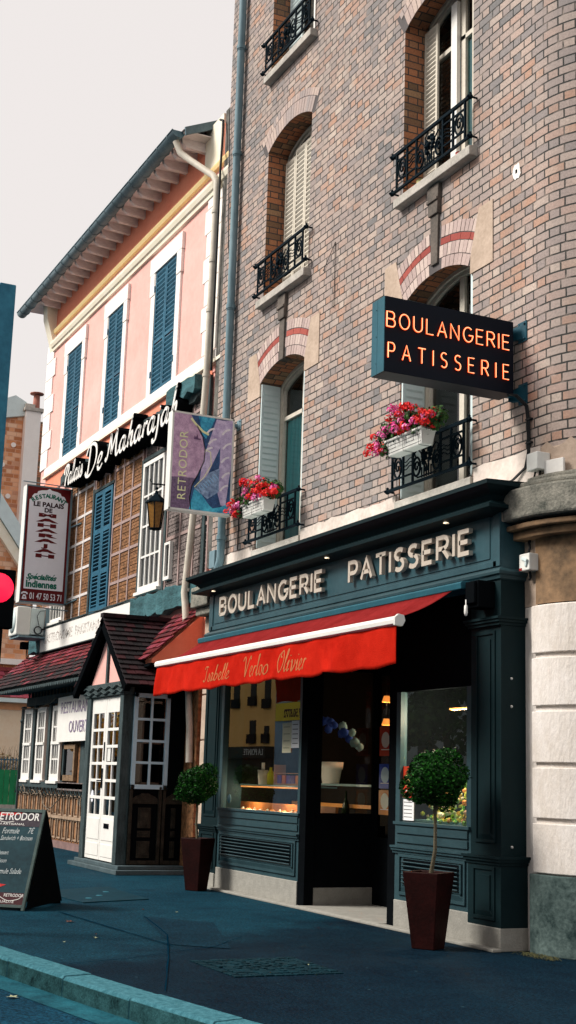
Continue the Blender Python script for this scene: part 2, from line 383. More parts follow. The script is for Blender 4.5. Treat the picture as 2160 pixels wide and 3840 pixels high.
def asphalt(name, a, b, worn=False):
    m, t, bs, out = newmat(name)
    n1 = t.noise(.55, 5); n2 = t.noise(38, 5, rough=.8); n3 = t.noise(4, 7, rough=.7)
    f = t.math('ADD', t.math('MULTIPLY', n1, .5), t.math('MULTIPLY', n3, .5))
    c = t.mix(t.ramp(f, [(.36, 0.), (.64, 1.)]), a, b)
    if worn:   # older, paler surface towards the road and the restaurant
        sp = t.new('ShaderNodeSeparateXYZ'); t.l.new(t.coord(), sp.inputs[0])
        v = t.math('ADD', t.math('MULTIPLY', sp.outputs[0], -.75), t.math('MULTIPLY', sp.outputs[1], -.55)); n5 = t.noise(1.1, 6, rough=.7)
        v = t.math('ADD', v, t.math('MULTIPLY', t.math('SUBTRACT', n5, .5), 1.6))
        k = t.new('ShaderNodeMapRange', interpolation_type='SMOOTHSTEP', ins={0: v, 1: 5.9, 2: 6.7}).outputs[0]
        c = t.mix(k, c, t.mix(t.ramp(f, [(.36, 0.), (.64, 1.)]), (.0024, .020, .035), (.0065, .046, .072)))
        n6 = t.noise(2.3, 8, rough=.75); c = t.mix(t.ramp(n6, [(.54, 0.), (.66, .55)]), c, (.003, .016, .030))   # damp and grease stains
        vo = t.new('ShaderNodeTexVoronoi'); vo.inputs['Scale'].default_value = 3.2; t.l.new(t.coord(), vo.inputs['Vector'])
        c = t.mix(t.ramp(vo.outputs['Distance'], [(.035, .5), (.05, 0.)]), c, (.05, .12, .15))   # trodden gum
    c = t.mix(.9, c, t.ramp(n2, [(.37, .06), (.64, .93)]), 'OVERLAY')
    t.l.new(c, bs.inputs['Base Color']); bs.inputs['Roughness'].default_value = .8; bs.inputs['Specular IOR Level'].default_value = .04
    t.l.new(t.bump(n2, .7, .012), bs.inputs['Normal']); return m
M['asphalt'] = asphalt('pavement asphalt', (.0012, .007, .015), (.0034, .018, .032), True)
M['patch'] = asphalt('older paler pavement asphalt', (.005, .042, .075), (.011, .080, .125))
M['patch2'] = asphalt('pavement asphalt repair', (.0018, .013, .025), (.0045, .030, .05))
M['road'] = asphalt('road asphalt', (.0025, .020, .040), (.007, .055, .095))
# ------------------------------------------------------------------ ground
YS, YB, YP = 7.5, 7.85, 8.2
kerb_in = [(-60, -4.0), (-30, .50), (-12.05, 3.10), (-11.05, 3.22), (-9.28, 3.50), (-8.24, 3.68), (-6.5, 4.05), (-4.5, 4.8), (-3, 6.0), (-2.2, 7.6), (-2, 12), (-2, 30)]
kerb_out = []
for i, (x, y) in enumerate(kerb_in):
    a = Vector(kerb_in[max(0, i-1)]); b = Vector(kerb_in[min(len(kerb_in)-1, i+1)]); d = (b-a).normalized()
    kerb_out.append((x+d.y*.22, y-d.x*.22))
b = MB(); b.add([(-400, -400, -.15), (400, -400, -.15), (400, 400, -.15), (-400, 400, -.15)], [(0, 1, 2, 3)])
tag(b.build('road', M['road']), kind='structure')
b = MB(); n = len(kerb_in)
poly = [(x, y) for x, y in kerb_in]+[(-200, 30), (-200, -4)]
b.prism(poly, lambda p, q, t: (p, q, t), -.6, 0.0)
tag(b.build('pavement', M['asphalt']), kind='structure')
# kerb stones: one mesh of long stones with open joints
b = MB()
def lerp2(P, s):
    for i in range(len(P)-1):
        a, c = Vector(P[i]), Vector(P[i+1]); L = (c-a).length
        if s <= L: return a+(c-a)*(s/L), (c-a).normalized()
        s -= L
    return Vector(P[-1]), (Vector(P[-1])-Vector(P[-2])).normalized()
s0 = 28.0
while s0 < 70:
    s1 = s0+1.06
    p, d = lerp2(kerb_in, s0+.006); q, e = lerp2(kerb_in, s1-.006)
    nrm = Vector((d.y, -d.x)); nrm2 = Vector((e.y, -e.x)); o1 = random.uniform(-.004, .004)
    pr = [(-.01, -.3), (.235, -.3), (.235, -.02+o1), (.215, .003+o1), (-.01, .006+o1)]
    v = [(p.x+nrm.x*a, p.y+nrm.y*a, z) for a, z in pr]+[(q.x+nrm2.x*a, q.y+nrm2.y*a, z) for a, z in pr]
    k = len(pr); b.add(v, [tuple(range(k)), tuple(range(2*k-1, k-1, -1))]+[(i, k+i, k+(i+1) % k, (i+1) % k) for i in range(k)])
    b.m[-4] = 1  # street face coloured darker, its shade put into the material
    s0 = s1
tag(b.build('kerb', [M['granite'], mat('shade toned kerb face', (.010, .036, .040), .9, .5, 7, .5, rgb2=(.035, .11, .12), spec=.03)], bevel=.006), kind='structure')
# paler gutter channel beside the kerb
b = MB(); P = []
for i, (x, y) in enumerate(kerb_out):
    a = Vector(kerb_out[max(0, i-1)]); c = Vector(kerb_out[min(n-1, i+1)]); d = (c-a).normalized()
    P.append(((x, y, -.146), (x+d.y*.28, y-d.x*.28, -.146)))
for i in range(n-1): b.add([P[i][0], P[i][1], P[i+1][1], P[i+1][0]], [(0, 1, 2, 3)])
tag(b.build('gutter_channel', mat('gutter asphalt', (.010, .07, .10), .8, .4, 5, .5, rgb2=(.02, .13, .17), spec=.05)), kind='structure')
# repair patches and tar joints laid in the pavement
b = MB()
P = [(-60, -3.95), (-30, .55), (-12.05, 3.15), (-11.05, 3.27), (-10.75, 3.33), (-11.0, 3.9), (-11.67, 4.96), (-12.4, 5.5), (-12.2, 5.9), (-13.2, 6.3), (-15.0, 6.9), (-17.0, 6.95), (-19.5, 7.3), (-20.2, 6.8), (-60, 6.9)]
Q = []
for i, (x, y) in enumerate(P):
    Q.append((x, y, .004))
    if 4 <= i < 13:
        nx_, ny_ = P[i+1]
        for k in range(1, 7): Q.append((x+(nx_-x)*k/7+random.uniform(-.03, .03), y+(ny_-y)*k/7+random.uniform(-.03, .03), .004))
b.add(Q, [tuple(range(len(Q)))]); b = MB(); b.add([(-13.6, 5.75, .006), (-11.5, 5.05, .006), (-11.9, 4.62, .006), (-14.3, 5.2, .006)], [(0, 1, 2, 3)]); pass
tag(b.build('pavement_patch', M['patch2']), kind='structure')
b = MB()
def seam(pts, w=.02):
    q = []
    for (x0, y0), (x1, y1) in zip(pts[:-1], pts[1:]):
        for k in range(6):
            t = k/6; q.append((x0+(x1-x0)*t+random.uniform(-.004, .004), y0+(y1-y0)*t+random.uniform(-.004, .004)))
    q.append(pts[-1])
    b.ribbon(q, [w*random.uniform(.5, 1.2) for _ in q], lambda p, r, d: (p, r, d), (.0095), .0105)
seam([(-10.85, 3.34), (-11.05, 3.9), (-11.67, 4.96), (-12.3, 5.5)], .008); seam([(-14.9, 4.43), (-13.4, 4.5), (-11.8, 4.59)]); seam([(-14.3, 5.22), (-12.6, 4.85), (-11.0, 4.25), (-9.35, 3.6)], .013)
tag(b.build('tar_seams', mat('tar seam', (.002, .018, .036), .9, spec=0)), kind='structure')
# utility plate
t0 = thing('access_plate', 'large pale rectangular cover plate in the pavement behind the chalkboard', 'cover plate', (-16.8, 5.5, 0))
b = MB(); Q = [(-18.1, 6.06), (-16.25, 5.98), (-15.9, 5.02), (-17.5, 4.9)]
b.prism(Q, lambda p, q, t: (p, q, t), -.05, .012); b.build('plate', M['steel'], t0)
b = MB()
for x, y in ((-17.25, 5.75), (-16.75, 5.5), (-16.4, 5.25)):
    b.lathe((x, y, .012), [(0, .006), (.035, .006), (.045, 0)], 10)
b.build('lifting_lugs', mat('scuffed steel lug', (.02, .12, .16), .6), t0)
# manhole
t0 = thing('manhole_cover', 'round ribbed cast iron manhole in a square cobbled frame in the pavement', 'manhole', (-10.2, 4.95, 0))
b = MB(); ax = Vector((-.62, 1)).normalized(); cx, cy = -10.35, 4.85
for i in range(-5, 6):
    for j in range(-5, 6):
        if i*i+j*j < 17: continue
        x, y = cx+i*.088, cy+j*.088
        b.box(x-.036, x+.036, y-.036, y+.036, 0, .011+random.uniform(-.003, .003))
mhm = mat('worn cast iron', (.002, .013, .020), .8, .4, 9, .4, rgb2=(.006, .034, .048), spec=.05); b.build('frame_setts', mhm, t0, bevel=.004)
b = MB(); b.lathe((cx, cy, 0), [(0, .010), (.33, .010), (.345, .006), (.355, .012), (.36, 0)], 40)
for k in range(26):
    a = k*2.4; r = .058*math.sqrt(k)
    b.obox((cx+r*math.cos(a), cy+r*math.sin(a), .013), (.028, .01, 0), (-.008, .022, 0), (0, 0, .004))
b.build('lid', mhm, t0)
# fallen leaves
lv = MB()
def leaf_mesh(sz):
    m = MB(); pts = [(0, -1), (.25, -.5), (.8, -.6), (.5, 0), (.9, .5), (.3, .45), (0, 1), (-.3, .45), (-.9, .5), (-.5, 0), (-.8, -.6), (-.25, -.5)]
    m.add([(p*sz, q*sz, .002+.012*abs(p)) for p, q in pts], [tuple(range(12))]); return m
LM = [mat('dry brown leaf', (.16, .05, .02), .8), mat('pale dry leaf', (.35, .36, .22), .8)]
leafspots = [(-13.89, 4.26, 0, 'rust brown dead leaf on the pavement in front of the chalkboard'), (-8.62, 2.85, -.146, 'pale curled leaf lying on the road near the bottom kerb stones'),
             (-10.28, 2.74, -.146, 'pale dead leaf in the gutter below the kerb at the left edge'), (-12.5, 4.1, 1, 'tiny yellow leaf on the pavement between the chalkboard and the kerb')]
for i, (x, y, z, lab) in enumerate(leafspots):
    o = leaf_mesh(.05 if i < 3 else .03).build('fallen_leaf', LM[0 if i == 0 else 1]); o.location = (x, y, 0.004 if z >= 0 else z+.004); o.rotation_euler.z = i*1.3
    tag(o, lab, 'leaf', 'leaves fallen on the ground')
rr = random.Random(21)
for i in range(9):
    x = rr.uniform(-16, -9.5); y = rr.uniform(3.5, 6.3) if i < 6 else rr.uniform(2.3, 2.8)
    o = leaf_mesh(rr.uniform(.012, .022)).build('leaf_fragment', LM[i % 2]); o.location = (x, y, .010 if i < 6 else -.14); o.rotation_euler.z = rr.uniform(0, 6); tag(o, 'tiny dry leaf fragment, one of several specks strewn over pavement and road', 'leaf', 'leaf fragments on the ground')
b = MB()
for i in range(90):
    x = -10.35+rr.uniform(-.22, .25); y = 7.60+rr.uniform(-.10, .05); a = rr.uniform(0, 6.28); l = rr.uniform(.05, .13)
    b.tube([(x, y, .005), (x+l*.5*math.cos(a), y+l*.5*math.sin(a)*.4, .03), (x+l*math.cos(a), y+l*math.sin(a)*.4, .012)], .002, 3)
tag(b.build('dry_grass_tuft', mat('straw', (.07, .07, .03), .9)), 'small tuft of dry straw coloured grass at the foot of the grey corner plinth', 'grass tuft')
# ------------------------------------------------------------------ brick building
BLD = thing('brick_building', 'tall brown and purple brick apartment building with rounded corner above the bakery', 'building', (-15, 8.5, 0))
COLS = [(-17.58, -16.07), (-13.42, -11.85)]
OPEN = {0: [(4.78, 7.35), (8.66, 11.10), (12.40, 14.86)], 1: [(4.78, 7.35), (8.66, 11.10)]}
ZB, ZT, XL, XR = 4.80, 18.0, -19.24, -10.6
RISE = .20
def arcz(x, x0, x1, zs, rise=RISE):
    h = (x1-x0)/2; R = (h*h+rise*rise)/(2*rise); c = (x0+x1)/2
    return zs+rise-R+math.sqrt(max(0, R*R-(x-c)**2))
w = MB()
def face(pts, m=0): w.add(pts, [tuple(range(len(pts)))], m)
xs = [XL, COLS[0][0], COLS[0][1], COLS[1][0], COLS[1][1], XR]
for a, c in ((xs[0], xs[1]), (xs[2], xs[3]), (xs[4], xs[5])):
    face([(a, YB, 4.0), (c, YB, 4.0), (c, YB, ZT), (a, YB, ZT)])
DEP = .40
for ci, (x0, x1) in enumerate(COLS):
    ops = OPEN[ci]; face([(x0, YB, 4.0), (x1, YB, 4.0), (x1, YB, ops[0][0]), (x0, YB, ops[0][0])])
    for k, (zs, zp) in enumerate(ops):
        top = ops[k+1][0] if k+1 < len(ops) else ZT
        N = 14; X = [x0+(x1-x0)*i/N for i in range(N+1)]; Z = [arcz(x, x0, x1, zp) for x in X]
        for i in range(N):
            face([(X[i], YB, Z[i]), (X[i+1], YB, Z[i+1]), (X[i+1], YB, top), (X[i], YB, top)])
            w.add([(X[i], YB, Z[i]), (X[i], YB+DEP, Z[i]), (X[i+1], YB+DEP, Z[i+1]), (X[i+1], YB, Z[i+1])], [(0, 1, 2, 3)], 1, uvs=[(0, X[i]), (DEP, X[i]), (DEP, X[i+1]), (0, X[i+1])])
        for x, s in ((x0, 1), (x1, -1)):
            q = [(x, YB, zs), (x, YB, zp), (x, YB+DEP, zp), (x, YB+DEP, zs)]
            w.add(q if s > 0 else q[::-1], [(0, 1, 2, 3)], 1)
        face([(x0, YB, zs), (x0, YB+DEP, zs), (x1, YB+DEP, zs), (x1, YB, zs)], 1)
# left flank, curved corner and right flank
face([(XL, 20, 4.0), (XL, YB, 4.0), (XL, YB, ZT), (XL, 20, ZT)])
RC = .85; CCX, CCY = -10.6, YB+RC
def cpt(th, r): return (CCX+r*math.sin(th), CCY-r*math.cos(th))
N = 20
for i in range(N):
    t0_, t1_ = PI/2*i/N, PI/2*(i+1)/N; p = cpt(t0_, RC); q = cpt(t1_, RC)
    u0, u1 = XR+RC*t0_, XR+RC*t1_
    w.add([(p[0], p[1], 4.0), (q[0], q[1], 4.0), (q[0], q[1], ZT), (p[0], p[1], ZT)], [(0, 1, 2, 3)], 0, True, uvs=[(u0, 4.0), (u1, 4.0), (u1, ZT), (u0, ZT)])
ex = CCX+RC
face([(ex, CCY, 0), (ex, 20, 0), (ex, 20, ZT), (ex, CCY, ZT)]); face([(XL, 20, 0), (ex, 20, 0), (ex, 20, ZT), (XL, 20, ZT)][::-1])
face([(XL, YB, ZT), (XR, YB, ZT), (ex, CCY, ZT), (ex, 20, ZT), (XL, 20, ZT)])
w.build('brick_wall', [M['brick'], M['reveal']], BLD)
# plaster band under the brickwork and stone left pier beside the shop
b = MB(); zz = [-19.24, -17.63]
for a, c in ((-19.2, -17.62), (-16.03, -13.47), (-11.80, -10.6)):
    pts = [(a, 4.30), (c, 4.30), (c, 4.88)]; k = int((c-a)/.18)
    pts += [(c-(c-a)*i/k, 4.88+random.uniform(-.025, .02)) for i in range(1, k)]+[(a, 4.88)]
    b.prism(pts, lambda p, q, t: (p, t, q), YB-.02, YB); b.build('plaster_band', M['band'], BLD); b = MB()
b = MB()
for z0_, z1_ in ((0, .68), (.70, 1.38), (1.40, 2.07), (2.09, 2.76), (2.78, 3.45), (3.47, 3.98)):
    b.box(-19.24, -18.5, YB-.06, YB+.3, z0_, z1_)
b.box(-19.24, -18.5, YB-.03, YB+.3, 0, 4.4)
b.build('stone_pier', M['stone'], BLD, bevel=.012)
b = MB(); b.box(-19.30, -18.62, YB-.30, YB, 4.10, 4.42); b.box(-19.27, -18.64, YB-.22, YB, 3.98, 4.097); b.build('mossy_corbel', M['moss'], BLD, bevel=.02)
# arch bricks
def vouss(ci, zs, rings, mats, name, key=True):
    x0, x1 = COLS[ci]; h = (x1-x0)/2; R = (h*h+RISE**2)/(2*RISE); cx = (x0+x1)/2; cz = zs+RISE-R
    b = MB(); yf = YB-.006
    for (ra, rb, m, wd) in rings:
        am = math.asin(h/R)*(1.0+.07*(ra-R)/.2)
        nn = int(2*am*ra/wd)
        for i in range(nn):
            t0_ = -am+2*am*i/nn+.0028; t1_ = -am+2*am*(i+1)/nn-.0028
            if key and abs((t0_+t1_)/2)*ra < .10: continue
            pr = [(cx+ra*math.sin(t0_), cz+ra*math.cos(t0_)), (cx+ra*math.sin(t1_), cz+ra*math.cos(t1_)), (cx+rb*math.sin(t1_), cz+rb*math.cos(t1_)), (cx+rb*math.sin(t0_), cz+rb*math.cos(t0_))]
            b.prism(pr, lambda p, q, t: (p, t, q), yf-random.uniform(0, .004), YB-.0005, m)
    # mortar sheet
    am = math.asin(h/R)*1.12; ra, rb = rings[0][0], rings[-1][1]; NN = 20
    for i in range(NN):
        t0_ = -am+2*am*i/NN; t1_ = -am+2*am*(i+1)/NN
        pr = [(cx+ra*math.sin(t0_), cz+ra*math.cos(t0_)), (cx+ra*math.sin(t1_), cz+ra*math.cos(t1_)), (cx+rb*math.sin(t1_), cz+rb*math.cos(t1_)), (cx+rb*math.sin(t0_), cz+rb*math.cos(t0_))]
        b.add([(p, YB-.002, q) for p, q in pr], [(0, 1, 2, 3)], len(mats)-1)
    b.build(name, mats, BLD)
R0 = (.755**2+RISE**2)/(2*RISE)
for ci in (0, 1):
    vouss(ci, 7.35, [(R0, R0+.13, 0, .082), (R0+.14, R0+.285, 0, .082), (R0+.295, R0+.375, 1, .21), (R0+.385, R0+.525, 0, .082)], [M['vouss'], M['redband'], M['mortar']], 'window_arch')
    vouss(ci, 11.10, [(R0, R0+.23, 0, .082), (R0+.24, R0+.35, 0, .082)], [M['vdull'], M['mortar']], 'window_arch', False)
    x0, x1 = COLS[ci]; cx = (x0+x1)/2
    for s in (-1, 1):   # impost blocks
        b = MB(); i0 = cx+s*.745; i1 = cx+s*.92; o = cx+s*1.19
        b.prism([(i0, 7.15), (o, 7.15), (o, 7.88), (i1, 7.88), (cx+s*.752, 7.36)], lambda p, q, t: (p, t, q), YB-.012, YB+.1); b.build('impost_block', M['stone'], BLD)
    b = MB()
    b.prism([(cx-.07, 7.52), (cx+.07, 7.52), (cx+.088, 8.14), (cx-.088, 8.14)], lambda p, q, t: (p, t, q), YB-.03, YB+.1)
    b.prism([(cx-.10, 8.14), (cx+.10, 8.14), (cx+.13, 8.51), (cx-.13, 8.51)], lambda p, q, t: (p, t, q), YB-.055, YB+.1)
    b.box(cx-.115, cx+.115, YB-.075, YB, 8.30, 8.34)
    b.build('keystone', M['keystone'], BLD, bevel=.008)
# sills
for ci, zt in ((0, 8.66), (1, 8.66), (0, 12.40)):
    x0, x1 = COLS[ci]; b = MB()
    b.xprism([(YB-.115, zt-.13), (YB-.115, zt-.015), (YB+DEP, zt+.03), (YB+DEP, zt-.14), (YB, zt-.14), (YB-.04, zt-.13)], x0-.05, x1+.09)
    b.build('window_sill', M['sill'], BLD, bevel=.01)
for ci in (0, 1):
    x0, x1 = COLS[ci]; b = MB(); b.box(x0-.03, x1+.03, YB-.05, YB+DEP, 4.52, 4.80); b.build('window_sill', M['sill'], BLD, bevel=.01)
# ---- windows
def louvre(b, x0, x1, z0, z1, y, n, m=0, st=.045, t=.03, mids=(), ang=.5, fill=True, fw=None, mb=1):
    """shutter leaf facing -y: stiles, rails, slanted slats"""
    b.box(x0, x0+st, y, y+t, z0, z1, m); b.box(x1-st, x1, y, y+t, z0, z1, m)
    cuts = [z0]+list(mids)+[z1]
    b.box(x0+st, x1-st, y, y+t, z0, z0+st*1.5, m); b.box(x0+st, x1-st, y, y+t, z1-st, z1, m)
    for c in mids: b.box(x0+st, x1-st, y, y+t, c-st*.6, c+st*.6, m)
    p = (z1-z0-2*st)/n
    for i in range(n):
        z = z0+st*1.5+p*(i+.5)
        if any(abs(z-c) < st for c in mids) or z > z1-st*1.2: continue
        b.obox(((x0+x1)/2, y+t*.55, z), ((x1-x0)/2-st, 0, 0), (0, t*.42, -t*.35*ang*2), (0, .002, p*.14), m)
    if fill: b.box(x0+.005, x1-.005, y+t+.002, y+t+.006, z0+.005, z1-.005, mb)
def sideleaf(b, x, y0, y1, z0, z1, n, s=1, m=0):
    """folded shutter lying against a jamb, facing +x (s=1) or -x"""
    b.box(x, x+s*.035, y0, y1, z0, z1, m)
    p = (z1-z0-.16)/n
    for i in range(n):
        z = z0+.08+p*i
        b.add([(x+s*.037, y0+.035, z), (x+s*.037, y1-.035, z), (x+s*.052, y1-.035, z+p*.25), (x+s*.052, y0+.035, z+p*.25), (x+s*.037, y0+.035, z+p*.97), (x+s*.037, y1-.035, z+p*.97)], [(0, 1, 2, 3), (3, 2, 5, 4)], m)
def arched_frame(b, x0, x1, z0, zs, y0, y1, wd, m=0, rise=RISE):
    b.box(x0, x0+wd, y0, y1, z0, zs+.02, m); b.box(x1-wd, x1, y0, y1, z0, zs+.02, m); N = 12
    for i in range(N):
        a = x0+(x1-x0)*i/N; c = x0+(x1-x0)*(i+1)/N; za, zc = arcz(a, x0, x1, zs, rise), arcz(c, x0, x1, zs, rise)
        b.hexa([(a, y0, za-wd), (c, y0, zc-wd), (c, y1, zc-wd), (a, y1, za-wd), (a, y0, za), (c, y0, zc), (c, y1, zc), (a, y1, za)], m)
def backbox(b, x0, x1, z0, z1, y, d=1.2, m=0):
    for q in ([(x0, y, z0), (x0, y+d, z0), (x0, y+d, z1), (x0, y, z1)], [(x1, y, z0), (x1, y, z1), (x1, y+d, z1), (x1, y+d, z0)], [(x0, y+d, z0), (x1, y+d, z0), (x1, y+d, z1), (x0, y+d, z1)],
              [(x0, y, z1), (x0, y+d, z1), (x1, y+d, z1), (x1, y, z1)], [(x0, y, z0), (x1, y, z0), (x1, y+d, z0), (x0, y+d, z0)]): b.add(q, [(0, 1, 2, 3)], m)
def make_window(ci, z0, zs, kind):
    x0, x1 = COLS[ci]; cx = (x0+x1)/2; yf = YB+.33
    fm = M['offwhite'] if kind != 'white' else M['white']
    b = MB(); arched_frame(b, x0, x1, z0, zs, yf, yf+.07, .05)
    arched_frame(b, x0+.05, x1-.05, z0, zs-.055, yf+.03, yf+.09, .045)
    b.box(cx-.05, cx+.05, yf+.04, yf+.10, z0, zs+RISE-.09); zt = zs-.52
    b.box(x0+.09, x1-.09, yf+.04, yf+.10, zt-.03, zt+.03); b.box(x0+.09, x1-.09, yf+.04, yf+.10, z0, z0+.1)
    W = b.build('window', fm, BLD)
    g = MB(); g.add([(x0+.06, yf+.075, z0), (x1-.06, yf+.075, z0), (x1-.06, yf+.075, zs), (cx, yf+.075, zs+RISE-.06), (x0+.06, yf+.075, zs)], [(0, 1, 2, 3, 4)]); g.build('pane', M['glass'], W)
    g = MB(); backbox(g, x0, x1, z0-.02, zs+RISE, yf+.12, 1.5); g.build('room_recess', M['dark'], W)
    def curtain(a, c, m, za=z0+.05, zb=zs+.1):
        g = MB(); k = 30
        P = [(a+(c-a)*i/k, yf+.105+.012*math.sin(i*1.9)) for i in range(k+1)]
        for i in range(k): g.add([(P[i][0], P[i][1], za), (P[i+1][0], P[i+1][1], za), (P[i+1][0], P[i+1][1], zb), (P[i][0], P[i][1], zb)], [(0, 1, 2, 3)], 0, True)
        g.build('curtain', m, W)
    sh = MB()
    if kind == 'greyteal':
        sideleaf(sh, x0+.004, YB+.015, yf-.01, z0+.04, zs-.01, 26); sh.build('shutter', M['shgrey'], W); sh = MB(); sideleaf(sh, x1-.004, YB+.012, yf-.01, z0+.04, zs-.01, 26, -1); sh.box(x1-.085, x1-.045, YB+.03, yf-.01, z0+.04, zs-.02)
        sh.build('shutter', M['shgrey'], W); curtain(x0+.1, cx+.35, M['teal'], z0+.05, zt-.03)
    elif kind == 'greyopen':
        sideleaf(sh, x0+.004, YB+.015, yf-.01, z0+.04, zs-.01, 26); sh.build('shutter', M['shgrey'], W); sh = MB(); sideleaf(sh, x1-.004, YB+.012, yf-.01, z0+.04, zs-.01, 26, -1); sh.box(x1-.085, x1-.045, YB+.03, yf-.01, z0+.04, zs-.02)
        sh.build('shutter', M['shgrey'], W); curtain(cx+.28, x1-.1, M['net'])
    elif kind == 'cream':
        louvre(sh, x0+.02, x0+.33, z0+.05, zs-.10, yf-.05, 34, 0, .04, .03, (), .8, False)
        sh.box(x1-.05, x1-.012, YB+.02, yf-.01, z0+.05, zs-.02); sh.box(x1-.10, x1-.06, YB+.05, yf-.01, z0+.05, zs-.02)
        sh.build('shutter', M['shcream'], W); curtain(cx-.22, cx+.2, M['teal'], z0+.05, zt-.05)
        g = MB(); g.box(cx-.18, cx-.05, yf-.02, yf+.03, z0+.06, zs); g.build('casement', M['white'], W)
    elif kind == 'closed':
        for k in range(4):
            a = x0+.05+k*(x1-x0-.1)/4; zt2 = arcz(a+.17, x0, x1, zs)-.24
            louvre(sh, a+.004, a+(x1-x0-.1)/4-.004, z0+.05, zt2, yf-.05, 30, 0, .04, .03, (z0+.45,), .9, True)
        sh.build('shutter', [M['shcream'], M['black']], W)
    elif kind == 'white':
        louvre(sh, x0+.02, x0+.50, z0+.05, zs-.05, yf-.05, 34, 0, .04, .03, (), .8, False); sh.build('shutter', M['shgrey'], W)
        curtain(cx-.3, x1-.1, M['net'])
    return W
make_window(0, 4.80, 7.35, 'greyteal'); make_window(1, 4.80, 7.35, 'greyopen')
make_window(0, 8.68, 11.10, 'closed'); make_window(1, 8.68, 11.10, 'cream'); make_window(0, 12.42, 14.86, 'white')
# ---- railings
def make_railing():
    b = MB(); L = 1.60; H = .50; y = 0
    b.box(-L/2-.06, L/2+.06, -.016, .016, H-.014, H+.024); b.box(-L/2-.06, L/2+.06, -.013, .013, -.004, .028)
    for s in (-1, 1):
        for z in (.012, H): # wall lugs with knob finials
            b.tube([(s*(L/2-.02), 0, z), (s*(L/2+.07), 0, z)], .016, 6); b.ball((s*(L/2+.08), 0, z), .034, n=6)
            b.tube([(s*(L/2+.08), 0, z), (s*(L/2+.08), .12, z)], .013, 6); b.ball((s*(L/2+.08), -.03, z), .018, n=6); b.ball((s*(L/2+.08), 0, z+.04), .018, n=6)
    xb = [-.77, -.52, -.30, .30, .52, .77]
    for x in xb: b.box(x-.014, x+.014, -.011, .011, 0, H)
    for s in (-1, 1):
        for z in (.13, .40): b.box(s*.30, s*.77, -.010, .010, z-.009, z+.009)
        c = s*.645; b.tube([(c+.085*math.cos(a*PI/8), 0, .265+.125*math.sin(a*PI/8)) for a in range(16)], .013, 5, closed=True)
        b.tube([(c+(.06-.0035*k)*math.cos(k*.55), 0, .265+(.085-.005*k)*math.sin(k*.55)) for k in range(14)], .012, 5)
        for z in (.22, .265, .31): b.tube([(s*(.31+.2*k/6), 0, z+.018*math.sin(k*1.05)) for k in range(7)], .007, 5)
        c = s*.215; b.tube([(c+.08*math.cos(a*PI/8), 0, .19+.11*math.sin(a*PI/8)) for a in range(16)], .014, 5, closed=True)
        b.tube([(c+(.05-.003*k)*math.cos(k*.6), 0, .19+(.07-.0045*k)*math.sin(k*.6)) for k in range(12)], .012, 5)
        b.tube([(s*.02, 0, .10), (s*.05, 0, .2), (s*.12, 0, .34), (s*.20, 0, .40), (s*.26, 0, .36), (s*.24, 0, .31)], .010, 5)
        b.tube([(s*.03, 0, .2), (s*.10, 0, .42), (s*.03, 0, .47)], .009, 5)
    for k in range(5): b.tube([(-.10+.05*k, 0, .04), (-.10+.05*k, 0, .17+.02*math.cos(k-2))], .010, 5)
    b.box(-.2, .2, -.008, .008, .05, .065)
    rr = random.Random(3)
    for k in range(26):   # leafwork boss
        a = rr.uniform(0, 2*PI); r = .12*math.sqrt(rr.random()); b.ball((r*math.cos(a), -.012+rr.uniform(-.01, .01), .30+r*.9*math.sin(a)), rr.uniform(.018, .034), n=5, rz=rr.uniform(.02, .04))
    return b
rail = make_railing().build('balcony_railing', M['iron'], BLD)
rail.data.transform(Matrix.Translation(OFF[BLD.name]))
def place_rail(o, ci, z):
    x0, x1 = COLS[ci]; o.location = Vector(((x0+x1)/2-.02, YB-.09, z))-OFF[BLD.name]
place_rail(rail, 0, 4.92)
for ci, z in ((1, 4.92), (0, 8.75), (1, 8.75), (0, 12.49)):
    c = rail.copy(); COL.objects.link(c); c.parent = BLD; place_rail(c, ci, z)
# ---- rounded corner: pale rusticated pier, cornice, stained band, plinth
def corner(b, r, z0, z1, xs_, m=0, ye=None, flat=None):
    """band following the rounded corner; r = outward offset from brick face"""
    y = YB-r if flat is None else flat; P = [(xs_, YB+.05), (xs_, y), (CCX, y)]
    P += [cpt(PI/2*i/14, RC+r) for i in range(1, 15)]+[(CCX+RC+r, 16), (CCX+RC-.1, 16), (CCX+RC-.1, CCY)]
    P2 = P+[(CCX, YB+.05)]
    b.prism(P2, lambda p, q, t: (p, q, t), z0, z1, m)
b = MB()
for z0_, z1_ in ((.735, 1.185), (1.235, 1.700), (1.750, 2.230), (2.285, 2.740), (2.79, 3.25)): corner(b, .12, z0_, z1_, -10.63)
corner(b, .085, .70, 3.26, -10.615)
b.build('rusticated_corner', M['cream'], BLD, bevel=.012)
b = MB(); corner(b, .14, 0, .72, -10.66); b.build('corner_plinth', M['plinth'], BLD, bevel=.01)
b = MB(); b.box(-10.9, -10.6, YB-.06, YB+.1, 0, 3.26); b.build('pale_pier_strip', M['cream'], BLD, bevel=.01)
b = MB(); b.box(-10.9, -10.6, YB-.062, YB+.1, 3.262, 4.0); b.build('stone_pier_strip', M['stone'], BLD)
b = MB(); corner(b, .085, 3.27, 4.0, -10.6); b.build('stained_band', M['stain'], BLD)
b = MB(); b.box(-11.1, -10.80, YB-.34, YB, 4.10, 4.42); b.build('corbel_block', M['stone'], BLD, bevel=.01)
b = MB(); corner(b, .28, 4.002, 4.055, -10.98); corner(b, .20, 3.92, 4.0, -10.90); b.build('corner_moulding', M['stain'], BLD, bevel=.012)
b = MB(); corner(b, .34, 4.09, 4.40, -10.80); corner(b, .26, 4.4, 4.47, -10.78); corner(b, .12, 4.47, 4.55, -10.7); b.build('corner_cornice', M['moss'], BLD, bevel=.025)
b = MB()
